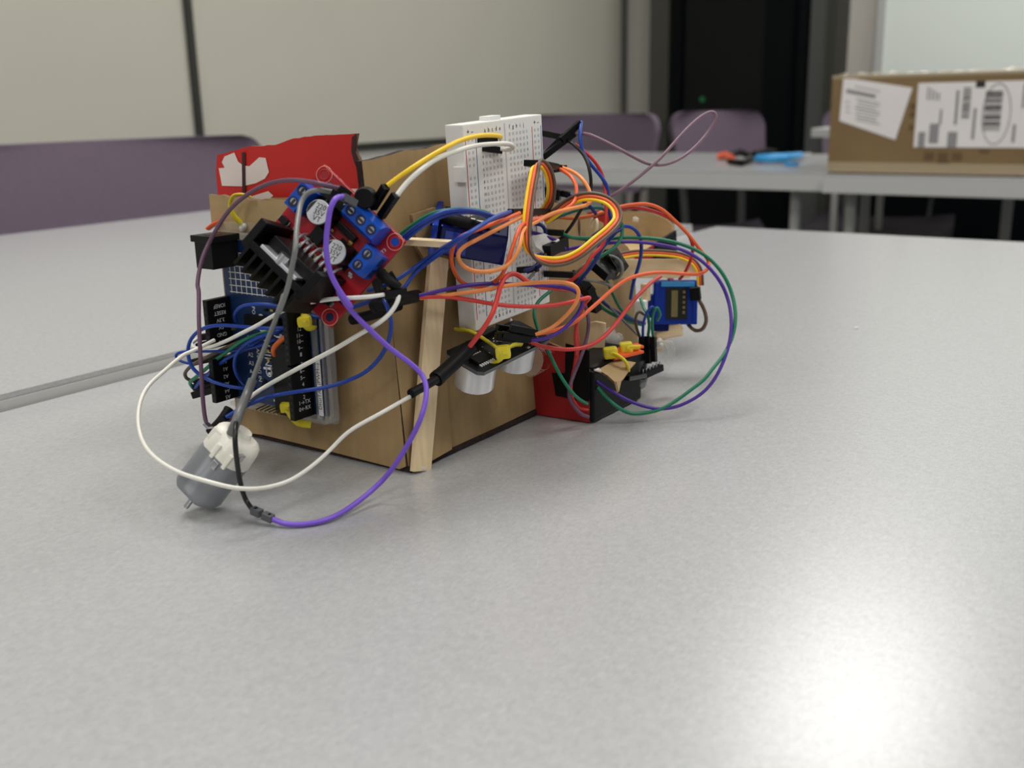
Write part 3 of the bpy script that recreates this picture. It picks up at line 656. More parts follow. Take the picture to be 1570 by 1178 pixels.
# ------------------------------------------------------------------ servos (mm)
# left servo: lies on its side in front of the breadboard
a = Vector((-254.2, 315.1, 93.2)); c = Vector((-231.2, 331.7, 87.5)); ax = (c-a).normalized()
M1 = frame((a+c)/2+Vector((-0.30, 0.45, 0))*8, ax, (0.15, -0.2, 1))
S1 = thing('servo_motor', 'dark blue servo motor lying on its side across the breadboard', 'servo motor', M1.translation, group='small blue servo motors')
q = MB(); q.M = M1; q.box((1.5, 0, 0), (26, 22, 12), 'servo_deep', bev=0.7); q.box((-5, -11.2, 0), (9, 0.5, 9), 'servo_blue', bev=0.2); q.build('servo_case', S1)
q = MB(); q.M = M1; q.box((-13.5, 0, 0.5), (2.4, 27, 12.4), 'servo_blue', bev=0.4); q.build('mounting_flange', S1)
q = MB(); q.M = M1; q.cyl((-14, 3, 0), (-17.5, 3, 0), 5.6, 'servo_deep', n=24); q.build('gear_tower', S1)
q = MB(); q.M = M1; q.box((4, -1, 6.2), (14, 12, 0.4), 'servo_label'); q.build('sticker', S1)
q = MB(); q.M = M1
for k in range(12): q.box((3+random.uniform(-3, 3), -4+random.uniform(-3, 3), 6.8+random.random()), (1.8, 1.5, 1.0), 'bb_white', bev=0.2)
q.build('crumpled_tape', S1)
q = MB(); q.tube(smooth_path([(-258.4, 315.2, 94.8), (-250.4, 314.3, 98.0), (-242.0, 314.7, 97.0), (-236.1, 318.2, 95.2), (-235.1, 321.0, 93.8)], 4), [2.2]*17, 'black_soft', n=8, flat=0.6); q.build('black_strap', S1)
# right servo: faces the viewer at the rear end
M2 = frame((-232.2, 483.8, 38.7), (0.825, 0.50, -0.01), (0.50, -0.80, 0.12)); M2 = M2 @ Matrix.Rotation(math.pi, 4, 'Z')
S2 = thing('servo_motor', 'bright blue servo motor mounted at the far right end of the robot', 'servo motor', M2.translation, group='small blue servo motors')
q = MB(); q.M = M2; q.box((0, 0, 0), (22.5, 22.5, 12), 'servo_blue', bev=0.6); q.build('servo_case', S2)
q = MB(); q.M = M2; q.box((7.5, 12.5, 0), (9, 4.5, 11), 'servo_deep', bev=0.5); q.box((13, 2, -1), (5, 12, 9), 'servo_blue', bev=0.5); q.build('mounting_flange', S2)
q = MB(); q.M = M2; q.box((-0.5, 0.5, 6.3), (11, 16, 0.5), 'servo_label'); q.build('sticker', S2)
q = MB(); q.M = M2; q.box((0.5, 0.5, 6.6), (3.2, 13.5, 0.12), 'servo_print')
for z in range(5): q.box((-4.2, 5-z*2.6, 6.6), (1.2, 1.4, 0.12), 'servo_print')
q.box((-1, -9.4, 6.2), (17, 2.6, 1.2), 'tool_blue', bev=0.4); q.box((9.4, 0, 6.2), (2.2, 21, 0.6), 'servo_blue', bev=0.2); q.box((-9.6, 0, 6.2), (1.6, 21, 0.6), 'servo_blue', bev=0.2); q.build('sticker_print_glint', S2)  # pale blue bar paints the bright reflection along the top of the case
q = MB(); q.box((-242.1, 466.0, 35.8), (6, 4, 12), 'bb_white', bev=0.8); q.box((-241.5, 469.5, 45.3), (4, 4, 9), 'wood', bev=0.5); q.build('white_spacer', S2)
q = MB(); q.seg((-220.6, 477.5, 44.8), (-215.5, 478.7, 45.4), 6.5, 3.2, 'black_soft', up=(0.6, -0.8, 0), bev=0.3); q.build('lead_clamp', S2)

def ribbon(parent, pts, cols, pitch, r, side, twist=((0, 0),)):
    """three bonded strands, each its own child; side: offset direction function."""
    P = smooth_path(pts, 7)
    for i, cl in enumerate(cols):
        q = MB(); Q = []
        for k, p in enumerate(P):
            t = (P[min(k+1, len(P)-1)]-P[max(k-1, 0)]).normalized(); s_ = side.cross(t)
            if s_.length < 1e-3: s_ = Vector((0, 0, 1))
            s_.normalize(); x = k/7; an = twist[0][1]
            for (a0, v0), (a1, v1) in zip(twist, twist[1:]):
                if a0 <= x: an = v0+(v1-v0)*min(1, (x-a0)/(a1-a0))
            s_ = Matrix.Rotation(math.radians(an), 3, t) @ s_; Q.append(p-s_*pitch*(i-1))
        q.tube(Q, r, 'wire_'+cl, n=8); q.build({'yellow': 'signal_strand', 'orange': 'power_strand', 'brown': 'ground_strand'}[cl], parent)
vd = Vector((0.55, -0.80, 0.25))
RB = thing('ribbon_cable', 'three-strand yellow, orange and brown servo ribbon folded into two loops before the breadboard', 'cable', (-224.2, 334.2, 80.5))
ribbon(RB, [(-241.0,372.7,94.9),(-237.6,370.7,96.9),(-233.4,367.4,101.1),(-230.6,363.9,107.5),(-230.3,360.9,113.0),(-230.4,356.8,116.0),(-229.8,352.1,116.0),(-228.0,346.8,111.4),(-225.9,341.1,104.9),(-223.4,335.2,97.2),(-221.7,331.5,90.1),(-219.8,330.2,85.6),(-217.0,331.1,82.5),(-212.7,334.8,80.8),(-209.1,339.9,81.0),(-205.7,345.5,83.4),(-203.1,352.4,87.4),(-201.4,361.2,91.4),(-201.2,366.2,94.5),(-203.7,369.3,98.0),(-208.4,370.9,101.0),(-214.5,370.9,102.4),(-220.5,370.4,102.0),(-226.2,369.4,99.5),(-231.8,369.2,95.6),(-237.5,369.1,91.9)], ['yellow', 'orange', 'brown'], 1.35, 0.72, -vd, twist=((0, 180), (5.0, 180), (6.6, 0), (10.0, 0), (13.0, 180), (24, 180)))
q = MB(); q.seg((-235.9, 358.0, 116.2), (-240.4, 379.2, 113.3), 7.6, 2.6, 'black_plastic', bev=0.3); q.build('plug', RB)
RB2 = thing('ribbon_cable', 'flat yellow, orange and brown servo ribbon running over the rear craft stick', 'cable', (-247.0, 458.7, 62.4))
ribbon(RB2, [(-247.8,433.8,65.0),(-245.8,448.1,66.0),(-241.6,461.2,66.3),(-233.2,471.8,65.4),(-225.5,476.7,64.0),(-219.5,477.5,61.4),(-216.3,478.2,56.9),(-215.6,478.7,49.4)], ['yellow', 'orange', 'brown'], 1.2, 0.65, -vd)
q = MB(); q.tube(smooth_path([(-216.2,478.4,42.2),(-213.5,478.8,37.7),(-211.7,478.2,32.0),(-213.4,478.1,27.6),(-217.6,479.6,25.8),(-223.2,483.6,26.8),(-227.1,486.7,29.0)], 6), 1.0, 'wire_brown', n=8); q.build('lead_loop', S2)
RB3 = thing('ribbon_cable', 'short length of three-strand ribbon dropping behind the large ribbon loops', 'cable', (-261.1, 434.9, 77.3))
ribbon(RB3, [(-260.8,433.9,85.0),(-260.1,433.1,81.1),(-260.7,433.6,76.2),(-261.1,434.0,70.5)], ['yellow', 'orange', 'brown'], 1.2, 0.6, -vd)

# ------------------------------------------------------------------ distance sensor (mm)
U0 = Vector((-239.0, 321.6, 40.8)); ud = Vector((0.10, 1.0, 0.13)).normalized(); un = Vector((0.28, -0.28, 0.92)); 
USo = Vector((-238.0, 334.7, 44.6))
UM = frame(USo, ud, un)
US = thing('distance_sensor', 'ultrasonic distance sensor with two silver cylinders tied to the side of the box', 'sensor', USo)
q = MB(); q.M = UM; P = [(-22.5, -8), (-20.5, -10), (20.5, -10), (22.5, -8), (22.5, 8), (20.5, 10), (-20.5, 10), (-22.5, 8)]
q.prism([(x, y, 0.8) for x, y in P], (0, 0, -1.6), 'pcb_black', 'grey_plastic'); q.build('board', US)
for x in (-13, 11.8):
    q = MB(); q.M = UM; q.cyl((x, 0, -0.8), (x, 0, -12.6), 8.1, 'sensor_silver', n=48); q.cyl((x, 0, -12.4), (x, 0, -12.7), 6.6, 'black_soft', n=40); q.build('transducer', US)
q = MB(); q.M = UM
for k in range(7):
    for s_ in (-1, 1): q.box((-18.5+k*1.25, s_*3.4-3, 1.2), (0.55, 1.4, 0.5), 'silk')
q.box((-14.7, -3, 1.6), (9, 5.0, 1.6), 'black_plastic', bev=0.2)
for (x, y) in ((-6, -4), (-8, -7), (3, 2), (12, -4)): q.tube([(x, y, 1), (x, y, 2.6)], [1.2, 0.5], 'metal', n=8)
for k in range(40): q.box((random.uniform(-20, 20), random.uniform(-9, 9), 0.95), (random.uniform(.5, 1.8), 0.5, 0.3), random.choice(['silk', 'silk', 'metal', 'ink']))
q.build('small_components', US)
q = MB(); q.M = UM; q.box((0, 7.4, 2.2), (10.5, 2.6, 2.8), 'black_plastic', bev=0.2); q.build('pin_header', US)

# thick shrink sleeves
def sleeve(label, pts, r, m='black_soft', name='shrink_sleeve', cat='cable sleeve'):
    q = MB(); q.tube(smooth_path(pts, 5), r, m, n=12); q.tube(smooth_path(pts, 5)[:2], r*1.06, m, n=12)
    return q.build(name, loc=pts[0], label=label, category=cat)
sleeve('thick black shrink sleeve crossing the craft stick to the distance sensor', [(-237.0, 277.6, 38.9), (-236.9, 286.9, 40.1), (-237.5, 294.3, 40.8)], 1.7)
sleeve('fat black shrink sleeve lying against the distance sensor board', [(-238.2, 293.7, 40.4), (-237.8, 304.1, 44.2), (-236.6, 314.0, 49.0)], 2.9)
sleeve('long black shrink sleeve running right from under the red board over the craft stick', [(-252.4, 277.0, 69.7), (-245.3, 279.0, 71.9), (-249.3, 298.4, 70.3)], 2.4)
sleeve('short black shrink sleeve hanging from the lower blue terminal', [(-246.3, 275.0, 82.8), (-241.9, 275.0, 79.9), (-239.9, 277.0, 77.4)], 1.9)
sleeve('dark sleeve on the mauve and blue wires beside the white motor cap', [(-302.0, 248.8, 30.8), (-302.3, 244.9, 27.2), (-306.1, 242.0, 22.5)], 1.9) 
sleeve('black shrink sleeve along the lower edge of the red board', [(-270.7, 285.0, 61.6), (-258.9, 285.0, 64.8), (-246.9, 285.0, 69.3)], 2.0)
# grey clip splice is part of black wire plug (see below)

# ------------------------------------------------------------------ DC motor (mm)
m0 = Vector((-293.2, 223.2, 7.0)); m1 = Vector((-277.6, 234.4, 30.0))
ax = (m1-m0).normalized(); MM = frame(m0, ax, (0.45, -0.75, 0.5))
MT = thing('dc_motor', 'small grey electric motor with white end cap leaning on its shaft on the table', 'motor', (-304.4, 229.0, 0.0))
def stadium(w, h, n=10):
    P = []
    for s_, a0 in ((1, -1), (-1, 1)):
        for k in range(n+1):
            a = a0*math.pi/2+math.pi*k/n; rr = w/2; P.append((math.cos(a)*rr*1.0, math.sin(a)*rr))
    return [(max(-w/2, min(w/2, x)), max(-h/2, min(h/2, y))) for x, y in P]
st = stadium(18.5, 15)
q = MB(); q.M = MM
def loft(q, secs, m, cap=True):
    V = []; n = len(st)
    for (x, sc) in secs: V += [(x, a*sc, b_*sc) for a, b_ in st]
    F = [(i*n+k, i*n+(k+1) % n, (i+1)*n+(k+1) % n, (i+1)*n+k) for i in range(len(secs)-1) for k in range(n)]
    q.add(V, F, m, True)
    q.add(V[:n], [list(range(n))[::-1]], m); q.add(V[-n:], [list(range(n))], m)
loft(q, [(-0.3, 0.80), (0.4, 0.90), (1.4, 0.97), (2.4, 1.0), (19, 1.0)], 'motor_grey'); q.cyl((-2, 0, 0), (0.3, 0, 0), 3.0, 'motor_grey', n=20); q.build('motor_can', MT)
q = MB(); q.M = MM; q.cyl((-6.6, 0, 0), (-1.9, 0, 0), 1.0, 'metal', n=14); q.build('shaft', MT)
q = MB(); q.M = MM; loft(q, [(18.2, 0.98), (18.8, 1.01), (25.0, 0.97), (26.6, 0.93), (27.6, 0.82), (28.2, 0.66)], 'motor_white'); q.cyl((28, 0, 0), (30.2, 0, 0), 3.8, 'motor_white', r1=3.0, n=20)
q.box((20.5, -5.2, 7.6), (6, 1.6, 1.2), 'motor_white', bev=0.4); q.box((20.5, 0.8, 7.6), (6, 1.6, 1.2), 'motor_white', bev=0.4); q.box((24, 5, 6.6), (5, 4, 1.2), 'motor_white', bev=0.4); q.build('end_cap', MT)
q = MB(); q.M = MM
q.seg((22.5, 10.2, 2), (22.5, 12.5, 2), 1.0, 3.4, 'metal', bev=0.1); q.box((16.6, -2.2, 7.9), (3.0, 2.4, 1.0), 'metal', bev=0.2); q.box((24.5, -7.5, 6.5), (2.6, 1.8, 3), 'metal', bev=0.2); q.build('terminal_tabs', MT)

# ------------------------------------------------------------------ red box with black tape at the sensor's foot (mm)
RX = thing('red_box', 'small red cardboard box wrapped in black tape standing on the table right of the robot', 'box', (-240, 410, 0))
r00 = Vector((-257.0, 384.6, 0.6)); r10 = Vector((-225.9, 386.4, 0.6)); r0t = Vector((r00.x-0.5, r00.y, 33.5)); r1t = Vector((r10.x, r10.y, 34))
yb = 46
q = MB(); q.box(((r00.x+r10.x)/2, r10.y+yb/2, 12.5), (r10.x-r00.x, yb, 23.5), 'red_dark', bev=0.6)
q.prism([r00, r10, (r10.x, r10.y-1.0, 25), (r10.x-12, r10.y-1, 33), (r0t.x+2, r0t.y-0.5, 38), (r0t.x-1, r0t.y, 26)], (0, 1.6, 0), 'red_dark', 'card_edge'); q.build('red_carton', RX)
q = MB(); yy = r10.y-1.35
q.prism([(r10.x+0.6, yy, 34), (r10.x-11.5, yy, 36), (r10.x-12, yy, 22), (r10.x-19, yy, 21.5), (r10.x-17, yy, 11), (r10.x-4, yy, 10.5), (r10.x+0.6, yy, 11)], (0, 0.5, 0), 'black_soft'); q.build('tape_patch', RX, label='black tape patch')
q = MB(); 
q.box((r10.x+0.4, r10.y+23, 12.5), (3.4, 46, 23.6), 'black_soft', bev=1.2); q.box((r10.x-9, r10.y+24, 24), (21, 46, 4.5), 'black_soft', bev=2.0)
q.box((r10.x-5, r10.y+47, 14), (15, 15, 20), 'black_gloss', bev=4.5)
q.build('black_wrap', RX)
q = MB(); q.prism([(-223.4, 389.6, 24.7), (-218.5, 389.7, 22.6), (-213.5, 389.5, 19.2), (-214.3, 397.0, 20.3), (-215.2, 404.7, 23.0), (-216.3, 411.9, 24.0), (-223.6, 409.7, 25.1), (-224.0, 401.9, 25.2)], (-0.6, 0.3, -1.0), 'card_pale', 'card_edge')
q.prism([(-213.2, 387.8, 21.1), (-211.7, 387.5, 16.6), (-213.2, 392.6, 20.3)], (-1, 0, -0.5), 'card_pale'); q.build('cardboard_shim', RX, label='folded brown cardboard shim')
q = MB(); q.prism([(-229.0, 387.2, 25.7), (-221.6, 389.4, 24.4), (-225.2, 393.4, 24.8), (-230.2, 392.6, 25.3)], (0, 0, -0.8), 'white_print'); q.build('white_chip', RX)
q = MB(); q.prism([(-245.0, 381.2, 34.9), (-241.0, 390.8, 31.9), (-241.0, 390.1, 29.0), (-245.0, 381.1, 31.9)], (0, 1, 0), 'red_dark', 'card_edge'); q.build('torn_red_edge', RX)
for i, (a_, c_, lb) in enumerate((((-225.2, 404.1, 26.7), (-218.9, 421.2, 27.3), 'front'), ((-228.8, 409.3, 27.4), (-221.9, 427.0, 28.3), 'rear'))):
    q = MB(); q.seg(a_, c_, 5.0, 1.2, 'tie_orange', up=(0.1, 0, 1), bev=0.2); q.build('orange_strip', loc=a_, label='flat orange plastic strip nearest the yellow tie knots, %s one of the pair' % lb, category='strip', group='orange strips')

# crumpled clear tape coil
CO = thing('tape_coil', 'coil of crumpled clear tape between the distance sensor and red box', 'tape', (-243.0, 369.5, 31.1))
q = MB()
for k in range(5):
    c = Vector((-243.0, 367.4, 30.6))+Vector((0.4, 0.9, 0.0))*k*1.5; rr = 6.8-0.5*k
    e1 = Vector((0.75, 0.45, 0.1)); e2 = Vector((0.1, 0, 1))
    ring = [c+e1*rr*math.cos(a)*0.8+e2*rr*math.sin(a) for a in [i*math.pi/10 for i in range(21)]]
    w_ = Vector((-0.5, 0.8, 0))*1.2
    q.add(ring+[p+w_*(1+.4*math.sin(i)) for i, p in enumerate(ring)], [(i, i+1, 22+i, 21+i) for i in range(20)], 'glue', False)
q.add([c2 for c2 in [Vector((-243.0, 367.4, 30.6))+Vector((0.75, 0.45, 0.1))*5.0*math.cos(a)+Vector((0.1, 0, 1))*6.2*math.sin(a) for a in [i*math.pi/8 for i in range(16)]]], [list(range(16))], 'tape_clear')
q.build('coil', CO)
CO2 = thing('tape_coil', 'crinkled clear tape behind the upright stub of craft stick', 'tape', (-245.0, 442.2, 20.9))
blob(CO2, (-243.0, 437.2, 24.4), 6.5, name='crumple', n=12)
CO3 = thing('tape_coil', 'stringy clear glue hanging right of the slim plug block', 'tape', (-216.8, 441.4, 22.7))
q = MB()
for k in range(5):
    a_ = Vector((-221.3, 443.4, 26.9)); q.tube(smooth_path([a_, a_+Vector((3+k, 2, -1+k*.4)), a_+Vector((4.5+k*.7, 3, -6-k)), a_+Vector((2.5+k*.6, 2, -9-k))], 5), 0.2, 'glue', n=5)
q.build('glue_strings', CO3); blob(CO3, (-220.1, 443.8, 25.7), 2.4)

# slim plug block: header strip carrying the four plugs
PB = thing('header_strip', 'slim black pin header strip under the upright plugs at the right', 'connector', (-220.0, 435.7, 12.3))
q = MB(); q.seg((-223.4, 430.8, 12.3), (-219.5, 444.3, 14.3), 3.4, 3.2, 'black_plastic', bev=0.25); q.build('strip_body', PB)
q = MB(); a_, c_ = Vector((-223.1, 430.3, 12.1)), Vector((-219.2, 443.8, 14.1))
for k in range(7): q.box(a_.lerp(c_, (k+.5)/7)+Vector((0.5, -1.5, -0.6)), (1.1, 0.7, 1.3), 'ink', rot=Matrix.Rotation(0.6, 3, 'Z'))
for k in range(6): q.cyl(a_.lerp(c_, (k+.5)/6)+Vector((0, 0, 1)), a_.lerp(c_, (k+.5)/6)+Vector((0, 0, 3.4)), 0.4, 'metal', n=6)
q.build('contacts', PB)
q = MB(); q.seg((-222.3, 412.5, 15.7), (-222.5, 430.5, 13.1), 5, 2.2, 'black_gloss', up=(0, 0, 1), bev=0.4); q.build('black_arm', PB)

# loose black plugs in the tangle
def plug(label, a_, c_, w=2.7, h=2.7):
    q = MB(); q.seg(a_, c_, w, h, 'black_plastic', bev=0.25)
    q.seg(Vector(a_).lerp(Vector(c_), .35), Vector(a_).lerp(Vector(c_), .55), w*.5, h*1.04, 'black_gloss')
    return q.build('wire_plug', loc=a_, label=label, category='plug', group='loose black wire plugs')
plug('black plug pointing up right behind the uppermost crossing of plugs', (-253.2, 392.7, 116.2), (-243.8, 396.1, 125.8))
plug('short black plug under the fold of the ribbon cable', (-248.3, 388.1, 111.0), (-238.6, 386.4, 112.3), 5, 2.6)
plug('black plug inside the ribbon loop at the breadboard edge', (-251.7, 386.8, 102.6), (-241.8, 389.1, 100.5), 3, 4.5)
plug('wide black plug in the knot under the white connector', (-237.2, 370.0, 78.8), (-237.7, 385.5, 80.8), 4, 5)
plug('tilted black plug at the centre of the tangle', (-242.5, 413.7, 77.1), (-241.3, 428.6, 81.5), 3, 3)
plug('large black plug behind the ribbon loop on the right', (-238.8, 413.4, 68.4), (-229.6, 412.8, 62.5), 9, 4)
plug('second black plug beside the large one behind the ribbon loop', (-237.0, 423.5, 72.3), (-229.4, 421.1, 64.4), 8, 4)
plug('black plug low in the tangle above the dark bundle', (-239.8, 406.7, 57.8), (-237.9, 411.8, 46.2), 7, 4)
plug('black plug resting left of the dark bundle', (-241.9, 400.0, 64.7), (-238.7, 409.1, 55.2), 5, 4)
plug('uppermost of the stacked black plugs on the distance sensor', (-237.8, 333.4, 52.9), (-230.8, 349.2, 47.9), 2.7, 2.7)
plug('lowest of the stacked black plugs on the distance sensor', (-234.3, 327.5, 50.7), (-227.7, 338.8, 48.1), 3.0, 3.0)
plug('black plug in the left header of the microcontroller board, upper of the pair', (-343.5, 282.0, 48.8), (-352.1, 278.0, 47.0))
plug('black plug in the left header of the microcontroller board, lower of the pair', (-343.1, 282.0, 46.1), (-354.0, 278.0, 43.1))
plug('lowest large black plug left of the microcontroller board', (-346.2, 284.0, 25.3), (-359.8, 279.0, 21.1), 7.0, 3.0)
plug('black plug hidden under the blue wires left of the microcontroller board', (-345.5, 285.0, 38.7), (-362.0, 281.0, 34.4), 3.0, 3.0)
plug('white-ended black plug above the lowest large plug on the left', (-347.5, 284.0, 30.9), (-355.9, 283.0, 28.6), 5.0, 3.0)
q = MB(); a_ = Vector((-244.1, 267.0, 109.7)); q.cyl((-253.0, 278.1, 108.8), (-250.0, 273.5, 109.0), 3.5, 'black_soft', n=24); q.cyl((-250.0, 273.5, 109.0), (-248.5, 271.2, 109.0), 3.9, 'black_soft', r1=3.3, n=24)
q.build('rubber_knob', loc=(-250.0, 273.5, 109.0), label='round black rubber knob between the red board and the black plugs', category='knob')
q = MB(); P = [(-242.2, 366.3, 85.5), (-240.0, 373.0, 86.0), (-238.0, 378.5, 83.2), (-237.1, 380.2, 78.6), (-237.6, 371.6, 76.9), (-240.1, 366.3, 81.2)]
q.prism(P, (-1.5, 1.2, -2.2), 'bb_white'); q.box((-238.6, 377.4, 81.1), (5, 4, 3), 'bb_white', rot=Matrix.Rotation(0.5, 3, 'X'), bev=0.4)
q.build('paper_scrap', loc=P[0], label='torn white scrap between the ribbon loop and the left servo', category='paper scrap')
q = MB(); q.tube(smooth_path([(-249.0, 356.0, 53.7), (-247.0, 356.0, 51.1), (-245.0, 355.9, 48.5)], 4), 0.8, 'white_print', n=8); q.build('white_pin', loc=(-249.0, 356.0, 53.7), label='thin white rod under the lower edge of the breadboard', category='rod')

q = MB(); q.box((-183.4, 640.5, 0.6), (2.2, 1.6, 1.2), 'paper', bev=0.4); q.build('crumb', loc=(-184.2, 643.3, 0.0), label='tiny white crumb lying on the empty right part of the grey table', category='crumb')

# ------------------------------------------------------------------ cable ties (mm)
def tie(label, head, pts, hs=(5.2, 5.2, 4.0), m='tie_yellow', w=1.7):
    T = thing('cable_tie', label, 'cable tie', head or pts[0], group='cable ties')
    if head:
        q = MB(); q.M = frame(head, (0.8, 0.55, 0.1), (0, 0, 1)); q.box((0, 0, 0), hs, m, bev=1.2); q.box((0.6, -hs[1]/2-0.2, 0.3), (1.6, 1.2, 1.2), m, bev=0.3); q.build('tie_head', T)
    q = MB(); q.tube(smooth_path(pts, 6), w, m, n=8, flat=0.45, up=(0.5, -0.8, 0.3)); q.build('tie_strap', T)
tie('yellow cable tie at the upper left corner of the cardboard body', None, [(-325.9, 289.0, 105.5), (-326.9, 286.0, 106.8), (-331.2, 285.0, 106.2), (-333.7, 285.0, 102.2), (-333.4, 286.0, 98.2), (-332.6, 289.0, 94.8)], w=1.1)
tie('yellow cable tie over the middle of the microcontroller board', (-286.9, 276.0, 60.9), [(-292.6, 283.0, 63.9), (-288.4, 278.0, 63.2), (-285.9, 275.0, 61.2), (-285.8, 277.0, 58.3), (-287.4, 281.0, 57.3)])
tie('yellow cable tie at the foot of the microcontroller board', (-303.6, 279.0, 23.6), [(-311.4, 285.0, 23.2), (-303.6, 279.0, 23.6), (-300.3, 278.0, 21.1), (-299.7, 281.0, 17.1), (-295.9, 284.0, 16.1)])
tie('yellow cable tie strapped across the distance sensor', (-228.9, 324.5, 45.6), [(-254.0, 327.4, 51.6), (-247.0, 328.1, 51.3), (-240.0, 328.6, 48.3), (-231.6, 324.4, 46.9), (-227.7, 322.8, 45.6), (-229.6, 323.0, 42.4), (-233.1, 322.6, 41.0)], hs=(6, 6, 5))
tie('yellow cable tie strap end right of the distance sensor knot', None, [(-227.9, 324.7, 44.1), (-229.1, 329.8, 46.6), (-229.3, 334.7, 46.6), (-229.8, 339.1, 45.7)], w=1.2)
tie('thin yellow cable tie behind the red wire at the distance sensor', None, [(-249.0, 340.7, 48.7), (-245.0, 340.7, 49.7), (-242.0, 343.8, 48.6)], w=1.2)
tie('larger yellow cable tie knot on top of the red box', (-224.6, 402.9, 29.5), [(-227.7, 404.8, 26.6), (-223.1, 401.4, 29.4), (-219.1, 401.4, 28.7), (-215.8, 401.6, 26.3), (-216.1, 403.9, 22.4)], hs=(6.5, 6, 5))
tie('smaller yellow cable tie knot further back on the red box', (-223.7, 416.1, 29.3), [(-227.3, 417.8, 27.0), (-222.2, 414.6, 29.5), (-218.7, 419.5, 29.2)], hs=(6, 5.5, 5))
tie('orange cable tie end sticking out at the left edge of the body', None, [(-345.3, 289.0, 94.8), (-348.3, 288.0, 93.6), (-351.1, 287.0, 91.7)], m='tie_orange', w=1.7)

